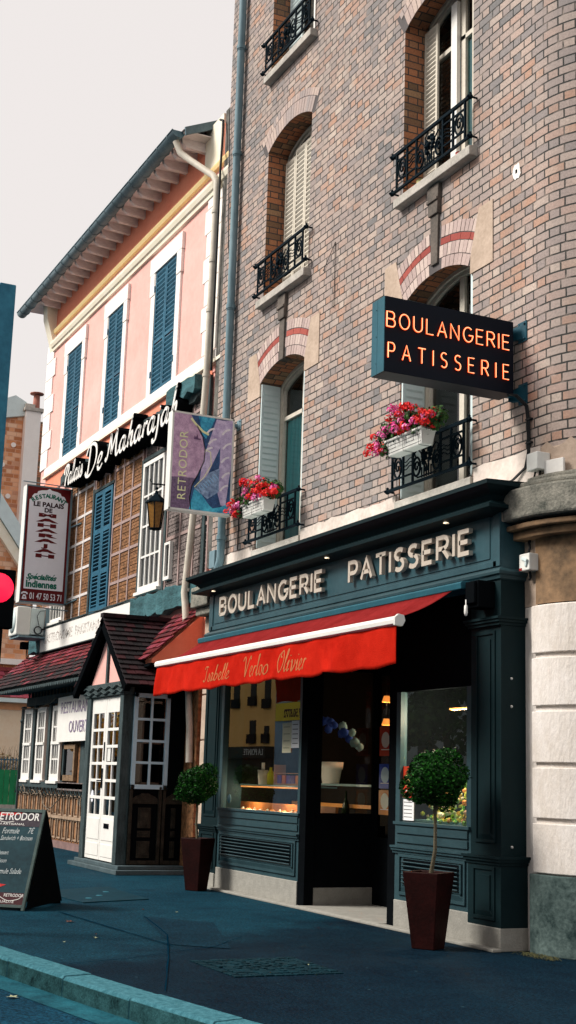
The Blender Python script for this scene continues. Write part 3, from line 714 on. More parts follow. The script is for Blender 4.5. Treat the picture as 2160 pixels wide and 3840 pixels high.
pts = [(-10.5+.1*i, 4.86+random.uniform(-.06, .05)) for i in range(0, 1)]
for i in range(7):
    t0_, t1_ = PI/2*i/14, PI/2*(i+1)/14; p = cpt(t0_, RC+.012); q = cpt(t1_, RC+.012)
    b.hexa([(p[0], p[1], 4.4), (q[0], q[1], 4.4), (q[0], q[1]+.02, 4.4), (p[0], p[1]+.02, 4.4), (p[0], p[1], 4.86+.05*math.sin(i*2)), (q[0], q[1], 4.86+.05*math.sin((i+1)*2)), (q[0], q[1]+.02, 4.86), (p[0], p[1]+.02, 4.86)])
b.build('plaster_patch', M['stone'], BLD)
# zinc downpipe with collars
b = MB(); px = -18.65; py = YB-.09
b.tube([(px, py, 17.5), (px, py, 4.85), (px-.02, py, 4.78), (px-.14, py, 4.62)], .062, 12)
for z in (15.5, 13.45, 11.55, 8.9, 7.0, 5.15):
    b.tube([(px, py, z-.035), (px, py, z+.035)], .076, 12); b.tube([(px, py, z-.06), (px, py, z-.05)], .070, 12); b.box(px-.015, px+.015, py, YB, z-.012, z+.012)
b.build('downpipe', M['zinc'], BLD)
b = MB(); b.tube([(-18.7, YB-.1, 8.95), (-18.76, YB-.06, 9.3), (-19.0, YB-.03, 10.1), (-19.12, YB-.03, 11.6), (-19.2, YB-.03, 12.6)], .009, 5)
b.build('wall_cable', M['cable'], BLD); b = MB(); b.tube([(-18.15, YB-.02, 5.9), (-18.17, YB-.02, 4.9)], .010, 5); b.build('wall_cable', M['cable'], BLD); b = MB(); b.tube([(-15.55, YB-.015, 8.45), (-15.2, YB-.015, 8.75), (-15.2, YB-.015, 7.8)], .006, 5)
b.build('wall_cable', M['cable'], BLD)
b = MB(); b.box(-19.12, -18.9, YB-.09, YB, 4.72, 5.0); b.build('junction_box', M['zinc'], BLD, bevel=.01)
# white repair blot and fixing holes on the wall
b = MB(); pts = [(-11.0+.07*math.cos(a*PI/6)*random.uniform(.8, 1.2), 8.02+.10*math.sin(a*PI/6)*random.uniform(.8, 1.2)) for a in range(12)]
b.prism(pts, lambda p, q, t: (p, t, q), YB-.006, YB); b.build('mortar_blot', M['white'], BLD)
b = MB(); b.box(-11.02, -10.99, YB-.009, YB, 8.0, 8.04); b.build('fixing_hole', M['black'], BLD)
# small pots on the second-floor sill
for i, (x, c, r, lab) in enumerate([(-13.12, (.55, .06, .03), .045, 'small red pot on the left end of the high window sill'), (-12.98, (.6, .55, .25), .06, 'small cream pot beside a red one on the high window sill'), (-12.12, (.6, .02, .02), .05, 'bright red tomato shaped pot on the right end of the high window sill')]):
    b = MB(); b.lathe((x, YB-.01, 8.655), [(0, 0), (r*.7, 0), (r, r*1.3), (r*.9, r*1.35), (r*.5, r*1.2)], 12)
    tag(b.build('flower_pot', mat('glazed pot', c, .4)), lab, 'pot', 'little pots on the window sill')
# ------------------------------------------------------------------ bakery shopfront
SF = thing('bakery_shopfront', 'dark slate blue wooden bakery shopfront with raised metal lettering', 'shopfront', (-14.5, YS, 0))
def frY(y0, s=1): # frame facing -y: p along x, q up, depth outwards
    return lambda p, q, d: (p, y0-d, q)
x0, x1 = -18.36, -10.81
b = MB()   # cornice
prof = [(YS+.35, 4.18), (YS-.02, 4.18), (YS-.06, 4.20), (YS-.24, 4.215), (YS-.245, 4.25), (YS-.20, 4.262), (YS-.16, 4.30), (YS-.20, 4.35), (YS-.27, 4.385), (YS-.31, 4.42), (YS-.32, 4.425), (YS-.32, 4.465), (YS+.35, 4.50)]
def mould(b, prof, x0, x1, over, m=0):
    """moulding run with mitred returns: profile (y,z), each point carried sideways by its projection"""
    n = len(prof); L = [(x0-max(0, YS-y), y, z) for y, z in prof]; R = [(x1+max(0, YS-y), y, z) for y, z in prof]
    LB = [(p[0], YB, p[2]) for p in L]; RB = [(p[0], YB, p[2]) for p in R]
    v = LB+L+R+RB; f = []
    for k in range(3):
        for i in range(n-1): f.append((k*n+i, k*n+i+1, (k+1)*n+i+1, (k+1)*n+i))
    b.add(v, f, m)
prof = [(YS, 4.17), (YS-.02, 4.18), (YS-.22, 4.215), (YS-.225, 4.25), (YS-.19, 4.262), (YS-.13, 4.30), (YS-.17, 4.35), (YS-.25, 4.39), (YS-.30, 4.425), (YS-.30, 4.465), (YS+.3, 4.49)]
mould(b, prof, x0+.02, x1-.10, 0)
b.build('cornice', M['paintd'], SF)
b = MB(); b.add([(x0-.29, YS-.302, 4.467), (x1+.2, YS-.302, 4.467), (x1+.2, YB, 4.492), (x0-.29, YB, 4.492)], [(0, 1, 2, 3)]); b.build('cornice_flashing', M['shgrey'], SF)
b = MB()   # fascia board with recessed panel
b.box(x0+.02, x1, YS, YB, 3.63, 4.20)
b.box(x0+.10, x1-.06, YS-.012, YS, 4.20, 4.235); b.box(x0+.10, x1-.06, YS-.014, YS, 3.655, 3.715); b.box(x0+.02, x0+.16, YS-.014, YS, 3.655, 4.20); b.box(x1-.12, x1, YS-.014, YS, 3.655, 4.20)
b.box(x0+.22, x1-.18, YS-.010, YS, 3.745, 4.185)
b.build('fascia', M['fasc'], SF, bevel=.004)
b = MB(); mould(b, [(YS, 3.52), (YS-.02, 3.53), (YS-.03, 3.56), (YS-.05, 3.575), (YS-.055, 3.60), (YS-.04, 3.62), (YS, 3.645)], x0, x1, 0); b.build('fascia_moulding', M['paint'], SF)
b = MB(); b.box(-17.73, -11.34, YS+.012, YB, 3.14, 3.60); b.build('lower_fascia', M['black'], SF)
for word, a, c in (('BOULANGERIE', -17.95, -14.64), ('PATISSERIE', -13.97, -11.33)):
    for let in stroke_letters(word, (c-a)*.991-.04, .232, gap=.26):
        b = MB()
        for st in let: b.ribbon([(a*.991+.02+p, 3.842+q) for p, q in st], .048, frY(YS), .035, .085)
        b.build('letter', M['letter'], SF)
spm = emit('spot lamp', (1, .8, .55), .7)
for x in (-17.9, -14.3, -11.6): MB().lathe((x, YS-.14, 4.195), [(0, .012), (.02, .012), (.03, 0)], 12).build('spotlight', spm, SF)
def panel(b, a, c, z0, z1, y, m=0, w=.03, d=.014):
    """raised frame around a field"""
    b.box(a, c, y-d, y, z0, z0+w, m); b.box(a, c, y-d, y, z1-w, z1, m); b.box(a, a+w, y-d, y, z0+w, z1-w, m); b.box(c-w, c, y-d, y, z0+w, z1-w, m)
    b.hexa([(a+w, y-.001, z0+w), (c-w, y-.001, z0+w), (c-w, y, z0+w), (a+w, y, z0+w), (a+w+.05, y-d*.9, z0+w+.05), (c-w-.05, y-d*.9, z0+w+.05), (c-w-.05, y, z0+w+.06), (a+w+.05, y, z0+w+.06)], m)
    b.box(a+w+.05, c-w-.05, y-d*.9, y, z0+w+.05, z1-w-.05, m)
def pilaster(a, c, name='pilaster'):
    b = MB(); b.box(a, c, YS, YB, .86, 3.60); panel(b, a+.09, c-.09, .98, 3.02, YS)
    b.box(a-.02, c+.02, YS-.02, YB, .21, .83); panel(b, a+.07, c-.07, .27, .76, YS-.02)
    mouldx(b, a-.02, c+.02, .83); mouldx(b, a, c, 3.12)
    b.build(name, M['paintd'], SF, bevel=.004)
def mouldx(b, a, c, z):
    for dz0, dz1, d in ((-.05, -.02, .015), (-.02, .008, .035), (.008, .032, .05)):
        b.box(a-d, c+d, YS-.02-d, YB, z+dz0, z+dz1)
pilaster(-11.33, x1); pilaster(x0, -17.74)
b = MB()   # stone plinths
b.box(-11.36, x1+.025, YS-.03, YB, 0, .21); b.box(-12.80, -11.36, YS-.012, YB-.1, 0, .30); b.box(-17.74, -15.15, YS-.012, YB-.1, 0, .30); b.box(x0-.03, -17.74, YS-.03, YB, 0, .21)
b.box(-15.0, -14.96, 7.62, 8.5, .02, .24); b.box(x0-.05, x1+.05, YS-.13, YS-.03, 0, .03)
b.build('stone_base', M['ledstone'], SF, bevel=.008)
def shopwindow(a, c, ztop, y=YS):
    """stallriser with louvre grille, ledge, grooved rail, frame and glass"""
    b = MB(); b.box(a, c, y, y+.12, .30, .83)
    panel(b, a+.10, c-.08, .36, .78, y, d=.02)
    # louvres
    la, lc = a+.22, c-.17; b.box(la-.03, lc+.03, y-.026, y-.004, .46, .74)
    for i in range(6):
        z = .485+i*.042; b.obox(((la+lc)/2, y-.034, z), ((lc-la)/2, 0, 0), (0, .017, -.013), (0, .004, .004))
    for dz0, dz1, d in ((-.05, -.02, .02), (-.02, .008, .04), (.008, .030, .055)): b.box(a-.02, c+.02, y-.0-d, y+.1, .835+dz0, .835+dz1)
    b.box(a, c, y+.0, y+.10, .865, 1.11); b.box(a+.04, c-.04, y-.018, y, .90, .975); b.box(a+.04, c-.04, y-.018, y, .995, 1.07); b.box(a+.0, c, y-.03, y+.05, 1.085, 1.115)
    b.box(a, a+.09, y, y+.08, 1.11, ztop); b.box(c-.08, c, y, y+.08, 1.11, ztop); b.build('window_frame', M['paint'], SF, bevel=.004); b = MB(); b.box(a, c, y+.002, y+.08, ztop, 3.14); b.build('transom_panel', M['black'], SF)  # transom coloured black to carry the shade under the awning
    g = MB(); g.box(la, lc, y-.0265, y-.0262, .47, .735); g.build('grille_gap', M['black'], SF)
    g = MB(); g.add([(a+.07, y+.045, 1.1), (c-.06, y+.045, 1.1), (c-.06, y+.045, ztop+.02), (a+.07, y+.045, ztop+.02)], [(0, 1, 2, 3)]); g.build('window_pane', M['shopglass'], SF)
shopwindow(-12.80, -11.33, 2.50); shopwindow(-17.74, -15.13, 2.86)
# entrance recess: post, glazed side, back door with narrow glass, tiled floor
b = MB(); b.box(-15.13, -14.95, YS-.01, YS+.12, 0, 3.14); b.box(-12.96, -12.80, YS, YS+.12, 0, 3.14)
b.box(-15.02, -14.97, 7.62, 8.5, .24, 1.13); b.box(-15.02, -14.96, 8.44, 8.52, .0, 3.14); b.box(-15.02, -14.96, 7.62, 8.5, 2.9, 3.14); b.box(-15.02, -14.96, 7.62, 7.70, 1.1, 2.95)
b.box(-12.96, -12.90, 7.62, 8.5, 0, 3.14); b.box(-15.0, -12.9, 8.46, 8.52, 2.86, 3.14)
for xx in (-14.95, -14.10, -13.25): b.box(xx-.05, xx+.05, 8.45, 8.51, 0, 2.9)
b.box(-15.0, -12.9, 8.455, 8.505, .02, .85)
b.build('entrance_frame', M['black'], SF, bevel=.004)
b = MB(); b.add([(-14.99, 7.66, 1.12), (-14.99, 8.46, 1.12), (-14.99, 8.46, 2.92), (-14.99, 7.66, 2.92)], [(0, 1, 2, 3)]); b.add([(-14.95, 8.48, .84), (-12.95, 8.48, .84), (-12.95, 8.48, 2.88), (-14.95, 8.48, 2.88)], [(0, 1, 2, 3)]); b.build('entrance_pane', M['glass'], SF)
b = MB(); b.box(-14.97, -12.96, YS-.1, 8.46, 0, .035); b.build('threshold', M['ledstone'], SF, bevel=.01)
b = MB()   # room behind the glass
for q in ([(-18.3, 7.6, .03), (-11.0, 7.6, .03), (-11.0, 13, .03), (-18.3, 13, .03)], [(-18.3, 7.6, 3.2), (-18.3, 13, 3.2), (-11.0, 13, 3.2), (-11.0, 7.6, 3.2)], [(-18.3, 13, 0), (-11.0, 13, 0), (-11.0, 13, 3.2), (-18.3, 13, 3.2)], [(-18.3, 7.6, 0), (-18.3, 13, 0), (-18.3, 13, 3.2), (-18.3, 7.6, 3.2)], [(-11.0, 7.6, 0), (-11.0, 7.6, 3.2), (-11.0, 13, 3.2), (-11.0, 13, 0)]): b.add(q, [(0, 1, 2, 3)])
b.build('shop_interior', mat('dark brown shop interior', (.012, .007, .005), .6, .4, 2, 0), SF)
b = MB(); b.box(-18.2, -12.9, 7.62, 7.66, 2.9, 3.14); b.build('window_blind', M['black'], SF)
# ------------------------------------------------------------------ inside the shop
t0 = thing('display_counter', 'low glass topped pastry counter inside the bakery behind the left window', 'counter', (-16.6, 8.3, .03))
b = MB(); b.box(-18.2, -15.1, 7.75, 8.7, .03, .98); b.build('counter_body', M['paintd'], t0)
b = MB(); b.box(-18.2, -15.2, 7.82, 8.05, 1.43, 1.447); b.build('shelf', mat('pale glass shelf', (.25, .45, .48), .2), t0)
b = MB(); b.box(-18.2, -15.1, 7.98, 8.02, 1.0, 1.20); b.build('wooden_front', mat('orange wood', (.42, .16, .05), .5), t0)
pm = islandmat('pastry', [(0, (.60, .03, .02)), (.25, (.60, .22, .04)), (.5, (.70, .42, .12)), (.7, (.55, .04, .03)), (.85, (.08, .25, .04)), (1, (.85, .75, .6))], .5)
for i in range(22):
    b = MB(); x = -18.0+i*.13+random.uniform(-.03, .03); r = random.uniform(.05, .10); kind = i % 3
    if kind == 0: b.lathe((x, 7.9, 1.0), [(0, 0), (r*.8, 0), (r, .05), (r*.9, .07), (r*.4, .085), (0, .085)], 12)
    elif kind == 1: b.tube([(x-r*1.3, 7.9, 1.03), (x-r*.7, 7.87, 1.055), (x, 7.86, 1.07), (x+r*.7, 7.87, 1.055), (x+r*1.3, 7.9, 1.03)], [.012, .04, .055, .04, .012], 8)
    else:
        b.ball((x, 7.9, 1.05), r, n=8, rz=r*.7); b.ball((x, 7.9, 1.05+r*.7), .02, n=6)
    tag(b.build('pastry', pm), 'small cake or bun in the row on the counter behind the left shop window', 'pastry', 'pastries on the counter')
for i, (x, y, z, rr, hh, lab) in enumerate([(-17.2, 7.93, 1.447, .075, .20, 'white bucket shaped vase holding a card on the shelf in the left window'), (-15.08+.0, 8.9, 1.53, .0, 0, '')]):
    if not rr: continue
    t0 = thing('vase', lab, 'vase', (x, y, z)); b = MB(); b.lathe((x, y, z), [(rr*.8, 0), (rr, hh), (rr*.9, hh), (rr*.75, .02), (0, .02)], 16); b.build('vase_body', M['plastic'], t0)
    b = MB(); b.box(x-.05, x+.05, y, y+.006, z+hh-.02, z+hh+.10); b.build('card', M['white'], t0)
b = MB(); b.lathe((-17.1, 8.95, 1.49), [(0, 0), (.12, 0), (.155, .20), (.17, .20), (.18, .30), (.165, .30), (.16, .26), (0, .25)], 20); tag(b.build('plant_pot', M['plastic']), 'large white rimmed pot standing on the dark counter seen through the entrance', 'pot')
b = MB(); b.lathe((-17.0, 7.96, 1.447), [(0, 0), (.055, 0), (.055, .15), (.02, .2), (.018, .24), (0, .24)], 12); tag(b.build('bottle', mat('yellow bottle', (.5, .5, .03), .3)), 'yellow bottle beside the white vase in the left window', 'bottle')
b = MB(); b.lathe((-16.35, 8.8, 1.0), [(0, 0), (.05, 0), (.05, .2), (.016, .30), (.014, .40), (0, .40)], 12); b.box(-16.38, -16.32, 8.748, 8.75, 1.05, 1.15); tag(b.build('bottle', mat('dark wine bottle', (.01, .02, .01), .15)), 'dark wine bottle on the inner counter behind the entrance glass', 'bottle')
t0 = thing('back_counter', 'dark shop counter with an orange wooden band seen through the entrance', 'counter', (-16.9, 9.3, .03))
b = MB(); b.box(-18.2, -15.3, 8.96, 9.6, .03, 1.46); b.build('counter_body', M['dark'], t0)
b = MB(); b.box(-18.2, -15.6, 8.88, 8.92, 1.17, 1.22); b.build('wood_band', mat('orange counter wood', (.75, .33, .10), .4), t0); b = MB(); b.box(-18.2, -15.3, 8.85, 9.62, 1.46, 1.49); b.build('counter_top', mat('pale counter top', (.2, .3, .32), .2), t0)
t0 = thing('display_rack', 'wooden rack with purple and orange packets beside the post of the left window', 'rack', (-16.3, 8.0, 1.447))
b = MB(); b.box(-16.72, -15.95, 7.88, 8.05, 1.448, 1.47); b.box(-16.72, -15.95, 7.88, 8.05, 1.60, 1.61); b.box(-16.73, -16.71, 7.88, 8.05, 1.448, 1.72); b.box(-15.96, -15.94, 7.88, 8.05, 1.448, 1.85); b.build('rack_frame', mat('rack wood', (.5, .25, .08), .5), t0)
for i in range(5):
    b = MB(); b.box(-16.66+i*.14, -16.55+i*.14, 7.9, 8.0, 1.471, 1.58); b.build('packet', mat('packet print', [(.10, .04, .25), (.6, .15, .04), (.12, .05, .3), (.1, .03, .2), (.55, .2, .05)][i], .4), t0)
for i, (x, y, z) in enumerate([(-16.5, 9.5, 2.32), (-16.5, 9.5, 2.64), (-16.05, 9.5, 2.31), (-15.35, 9.5, 2.29), (-15.5, 9.6, 2.55)]):
    t0 = thing('pendant_lamp', ['lower lit orange lamp seen through the narrow door glass', 'upper lit orange lamp seen through the narrow door glass', 'lit orange lamp at the left edge of the right shop window', 'wide lit orange lamp low in the middle of the right shop window', 'small lit orange lamp highest in the right shop window'][i], 'lamp', (x, y, z), 'pendant lamps lit inside the bakery')
    b = MB(); b.lathe((x, y, z), [(.04, .09), (.07, 0), (.065, 0), (.035, .085)], 14); b.build('lamp_shade', emit('lit shade', (1, .30, .05), .30), t0); b = MB(); b.tube([(x, y, z+.14), (x, y, 3.19)], .006, 5); b.build('lamp_cord', M['cable'], t0)
    pl_ = bpy.data.lights.new('pendant bulb', 'POINT'); pl_.energy = 1.4; pl_.color = (1, .72, .42); pl_.shadow_soft_size = .05; po = bpy.data.objects.new('pendant_bulb', pl_); COL.objects.link(po); po.parent = t0; po.location = (0, 0, -.02)
for x, y, z, w_, e, lab in ((-12.0, 7.80, 2.30, .34, 16, 'lit orange bar lamp over the flower display behind the right shop window'), (-16.9, 7.86, 1.405, 2.2, 4, 'added warm strip lamp under the shelf to brighten the pastries')):  # the strip over the pastries is an added lamp
    t0 = thing('display_lamp', lab, 'lamp', (x, y, z)); b = MB(); b.box(x-w_/2, x+w_/2, y-.02, y+.02, z, z+.02); b.build('lamp_tube', emit('warm strip lamp', (1, .38, .10), .30 if w_ < 1 else .18), t0)
    for k in (-1, 1):
        pl_ = bpy.data.lights.new('strip lamp', 'POINT'); pl_.energy = e; pl_.color = (1, .80, .55); pl_.shadow_soft_size = .04; po = bpy.data.objects.new('display_fill', pl_); COL.objects.link(po); po.parent = t0; po.location = (k*w_/4, .02, -.05)  # point lights added to brighten the flowers and pastries
# paper pompom mobile hanging in the entrance
t0 = thing('paper_flower_garland', 'garland of blue and white paper flowers hanging behind the entrance glass', 'garland', (-16.9, 8.9, 2.2))
gm = [mat('blue paper', (.04, .10, .5), .8), mat('pale paper', (.35, .55, .6), .8)]
for k in range(15):
    q = k/14; b = MB(); x = -17.55+1.35*q; z = 2.36-.33*q*q+.07*math.sin(k*2.2)
    b.ball((x, 8.9+random.uniform(-.04, .04), z), .05+.02*random.random(), n=8, noise=.18); b.build('paper_flower', gm[1 if k in (0, 2, 9, 12, 13, 14) else 0], t0)
# papers and stickers on the glass
def flat(name, x, z, w, h, cols, lab, cat='sticker', y=YS+.040, lines=0, grp=None):
    t0 = thing(name, lab, cat, (x, y, z), grp); b = MB(); b.box(x, x+w, y-.003, y, z, z+h); b.build('sheet', mat('sheet', cols[0], .5, .04, 3, 0), t0)
    b = MB()
    if len(cols) > 2: b.prism([(x+w/2+w*.33*math.cos(a*PI/8), z+h*.55+w*.33*math.sin(a*PI/8)) for a in range(16)], lambda p, q, t: (p, t, q), y-.006, y-.0035, 0); b.build('emblem', mat('emblem', cols[2], .5, .04, 3, 0), t0); b = MB()
    for i in range(lines): zz = z+h*(.85-.7*i/max(1, lines-1)) if lines > 1 else z+h*.2; b.box(x+w*.15, x+w*.85, y-.005, y-.0035, zz, zz+h*.03)
    if lines: b.build('print', mat('print', cols[1], .5, .04, 3, 0), t0)
    return t0
flat('notice', -15.78, 1.86, .26, .38, [(.62, .60, .42), (.3, .3, .2)], 'yellowish paper notice taped inside the left window next to the post', 'notice', lines=4)
flat('notice', -15.50, 1.92, .22, .34, [(.72, .74, .74), (.1, .1, .1)], 'white printed notice overlapping the yellowish one at the window post', 'notice', y=YS+.034, lines=5)
flat('notice', -12.72, 1.13, .24, .22, [(.80, .80, .80), (.08, .08, .08)], 'white printed notice in the lower left corner of the right window', 'notice', lines=5)
flat('payment_sticker', -12.71, 1.37, .19, .33, [(.55, .05, .02), (.7, .7, .7), (.75, .55, .2)], 'red sticker with a round badge above the white notice in the right window', lines=1)
for z, c, c2, lab in ((1.13, (.65, .22, .03), (.75, .75, .6), 'orange and cream sticker lowest on the narrow door glass'), (1.45, (.02, .08, .5), (.5, .7, .8), 'blue sticker with a pale star on the narrow door glass'), (1.85, (.50, .04, .02), (.8, .75, .7), 'red and white sticker topmost on the narrow door glass')):
    flat('door_sticker', -14.84, z, .30, .30 if z < 1.8 else .36, [c, (.8, .8, .8), c2], lab, y=8.455, lines=1, grp='stickers on the door glass')
b = MB(); b.lathe((0, 0, 0), [(0, .0), (.06, 0), (.06, .003), (0, .003)], 16)
o = b.build('round_sticker', mat('round sticker', (.2, .35, .4), .4)); o.rotation_euler.x = PI/2; o.location = (-17.45, YS+.040, 1.24); tag(o, 'small round blue sticker in the lower left corner of the left window', 'sticker')
# flower display low in the right window
t0 = thing('window_flower_display', 'bright yellow, green and orange flower display along the bottom of the right shop window', 'flowers', (-12.0, 7.8, 1.0))
b = MB(); b.box(-12.7, -11.4, 7.68, 8.1, .9, 1.14); b.build('shelf', mat('pale blue shelf cloth', (.2, .42, .5), .6), t0)
fm_ = islandmat('bouquet', [(0, (.85, .45, .05)), (.2, (.08, .45, .05)), (.4, (.85, .75, .10)), (.6, (.15, .5, .10)), (.8, (.85, .85, .7)), (1, (.85, .30, .05))], .6)
b = MB()
for i in range(260):
    x = random.uniform(-12.55, -11.42); z = 1.13+random.random()**1.5*.40; y = random.uniform(7.66, 7.9)
    b.ball((x, y, z), random.uniform(.012, .035), n=5)
b.build('blooms', fm_, t0)
# ------------------------------------------------------------------ awning
AW = thing('shop_awning', 'half open red cloth awning with white front bar over the bakery windows', 'awning', (-14.7, YS, 3.4))
ax0, ax1, ayf, azf = -18.10, -11.29, 6.62, 3.085
b = MB(); b.xprism([(YS-.26, 3.44), (YS-.27, 3.50), (YS-.25, 3.515), (YS, 3.53), (YS, 3.44)], ax0-.03, ax1+.17); b.build('cassette', M['boxblue'], AW, bevel=.006)
b = MB(); b.box(ax1+.18, ax1+.38, YS-.20, YS, 3.24, 3.51); b.box(ax1+.2, ax1+.36, YS-.235, YS-.20, 3.28, 3.50); b.build('gearbox', M['black'], AW, bevel=.01)
b = MB(); b.lathe((ax1+.24, YS-.25, 3.22), [(0, .10), (.006, .10), (.006, .05), (.017, .04), (.02, -.03), (.012, -.06), (0, -.062)], 10); b.build('crank_eye', M['white'], AW)
N = 60; K = 8; b = MB(); V = []
for j in range(K+1):
    q = j/K
    for i in range(N+1):
        p = i/N; x = ax0+.02+(ax1-ax0-.04)*p; sag = -.045*math.sin(PI*q)*(1+.35*math.sin(p*23))
        V.append((x, (YS-.25)+(ayf-(YS-.25))*q, 3.435+(azf+.03-3.435)*q+sag))
b.add(V, [(j*(N+1)+i, j*(N+1)+i+1, (j+1)*(N+1)+i+1, (j+1)*(N+1)+i) for j in range(K) for i in range(N)], 0, True)
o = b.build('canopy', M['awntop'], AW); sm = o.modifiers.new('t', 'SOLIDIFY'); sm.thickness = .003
b = MB(); b.xprism([(ayf-.045, azf-.03), (ayf-.05, azf+.01), (ayf-.035, azf+.04), (ayf-.01, azf+.05), (ayf+.035, azf+.045), (ayf+.04, azf-.035), (ayf-.01, azf-.045)], ax0, ax1); b.build('front_bar', M['white'], AW, bevel=.004)
b = MB(); b.prism([(ayf-.06, azf-.05), (ayf-.06, azf+.03), (ayf-.02, azf+.065), (ayf+.045, azf+.055), (ayf+.06, azf), (ayf+.03, azf-.055)], lambda y, z, t: (t, y, z), ax1, ax1+.035); b.build('end_cap', M['plastic'], AW, bevel=.004)
N = 150; K = 10; b = MB(); V = []; vh = .40
rr = random.Random(5); fold = [(rr.uniform(0, 1), rr.uniform(-.6, .6), rr.uniform(.010, .03), rr.uniform(.010, .026)) for _ in range(34)]
def cloth(p, q):
    dy = .006*math.sin(p*61+q*2)
    for f0, sl, wd, am in fold: dy += am*q*math.exp(-((p-f0-sl*q*.08)/wd)**2)*(1 if am > .014 else -1)
    if p < .12: dy += .016*q*math.sin(p*140+q*1.5)
    return dy
for j in range(K+1):
    q = j/K
    for i in range(N+1):
        p = i/N; x = ax0+.02+(ax1-ax0-.05)*p; dy = cloth(p, q)
        V.append((x+.01*q*math.sin(p*9), ayf-.01-dy, azf-.04-vh*q*(1+.018*math.sin(p*30))-.012*q*math.cos(p*60)))
b.add(V, [(j*(N+1)+i, j*(N+1)+i+1, (j+1)*(N+1)+i+1, (j+1)*(N+1)+i) for j in range(K) for i in range(N)], 0, True)
o = b.build('valance', M['awning'], AW); sm = o.modifiers.new('t', 'SOLIDIFY'); sm.thickness = .003
for x in (-17.0, -12.2):
    b = MB(); b.tube([(x, YS-.15, 3.34), (x+.35, YS-.5, 3.2)], .022, 8); b.tube([(x+.35, YS-.5, 3.2), (x-.1, ayf+.02, 3.07)], .018, 8); b.ball((x+.35, YS-.5, 3.2), .03); b.build('folding_arm', M['black'], AW)
# ------------------------------------------------------------------ flowing script alphabet: x to the right, baseline 0, x-height about .5, caps 1
def B3(*p): # smooth chain through points
    out = []; P = [Vector(q) for q in p]; n = len(P)
    for i in range(n-1):
        a = P[max(0, i-1)]; b_ = P[i]; c = P[i+1]; d = P[min(n-1, i+2)]
        for k in range(4):
            t = k/4; out.append(tuple(.5*((2*b_)+(c-a)*t+(2*a-5*b_+4*c-d)*t*t+(3*b_-a-3*c+d)*t**3)))
    out.append(tuple(P[-1])); return out
SCR = {
 'P': (.62, [B3((.22, 0), (.30, .5), (.36, .95)), B3((.02, .6), (.05, .9), (.35, 1.02), (.62, .9), (.60, .6), (.42, .46), (.28, .5))]),
 'D': (.80, [B3((.25, .98), (.22, .5), (.16, .03)), B3((-.02, .15), (.10, .0), (.40, .0), (.72, .35), (.72, .8), (.45, 1.02), (.10, .98), (-.05, .75))]),
 'M': (.98, [B3((-.05, .1), (.04, 0), (.14, .2), (.30, .95)), B3((.30, .95), (.38, .5), (.42, .15)), B3((.42, .15), (.60, .6), (.80, 1.0)), B3((.78, .95), (.76, .5), (.80, .05), (.92, .0), (1.0, .12))]),
 'V': (.70, [B3((-.05, .8), (.05, 1), (.18, .9), (.25, .4), (.28, 0)), B3((.28, 0), (.45, .5), (.62, .95), (.72, 1.0), (.74, .85))]),
 'I': (.50, [B3((0, .12), (.12, 0), (.26, .12), (.32, .6), (.36, .98)), B3((.05, .82), (.2, 1.0), (.58, .96))]),
 'O': (.78, [B3((.45, .98), (.10, .8), (.02, .35), (.22, .0), (.55, .12), (.70, .55), (.55, .95), (.35, .95), (.28, .75), (.45, .68))]),
 'a': (.50, [B3((.42, .45), (.22, .52), (.03, .28), (.08, .02), (.25, .05), (.40, .42)), B3((.43, .5), (.36, .1), (.44, .0), (.55, .1))]),
 'b': (.45, [B3((.05, .1), (.25, .9), (.30, 1.0), (.22, .95), (.10, .3), (.12, .02), (.30, .05), (.38, .3), (.28, .45), (.16, .36))]),
 'l': (.26, [B3((.0, .1), (.16, .6), (.24, 1.0), (.14, .95), (.08, .3), (.12, .0), (.26, .1))]),
 'i': (.24, [B3((.02, .3), (.13, .48), (.09, .1), (.14, .0), (.26, .1)), B3((.16, .70), (.19, .74))]),
 's': (.38, [B3((0, .08), (.15, .3), (.22, .50), (.28, .3), (.30, .08), (.15, .0), (.02, .06))]),
 'e': (.40, [B3((.02, .15), (.25, .28), (.32, .44), (.20, .50), (.06, .3), (.10, .04), (.25, .0), (.40, .12))]),
 'h': (.50, [B3((.08, 0), (.18, .5), (.28, .98), (.30, 1.0)), B3((.12, .2), (.28, .48), (.38, .44), (.34, .1), (.42, .0), (.52, .1))]),
 'r': (.34, [B3((.06, 0), (.10, .3), (.16, .50)), B3((.12, .3), (.24, .48), (.36, .44))]),
 'j': (.28, [B3((.16, .48), (.14, .1), (.06, -.35), (-.12, -.42), (-.16, -.28)), B3((.20, .70), (.23, .74))]),
 'v': (.40, [B3((.0, .4), (.08, .5), (.14, .1), (.2, .0), (.34, .3), (.34, .5))]),
 'o': (.42, [B3((.24, .48), (.06, .38), (.04, .1), (.2, .0), (.36, .15), (.34, .4), (.22, .48))]),
 'k': (.4, [B3((.1, 0), (.2, 1))]),
}
def script(word, width, height, gap=.05):
    tot = sum(SCR[c][0] for c in word)+gap*(len(word)-1); k = width/(tot*height); out = []; x = 0
    for c in word:
        w_, st = SCR[c]
        for s_ in st: out.append([((x+p)*height*k, q*height) for p, q in s_])
        x += w_+gap
    return out
def pen(pts, w):   # broad-nib widths
    ws = []
    for i in range(len(pts)):
        a = pts[max(0, i-1)]; c = pts[min(len(pts)-1, i+1)]; an = math.atan2(c[1]-a[1], c[0]-a[0]); ws.append(w*(.45+.75*abs(math.sin(an-.5))))
    return ws
b = MB()
def frC(p, q, d):   # the print follows the folds of the valance
    return (p, ayf-.01-cloth((p-ax0-.02)/(ax1-ax0-.05), min(1, max(0, (azf-.04-q)/vh)))-.0035-d, q)
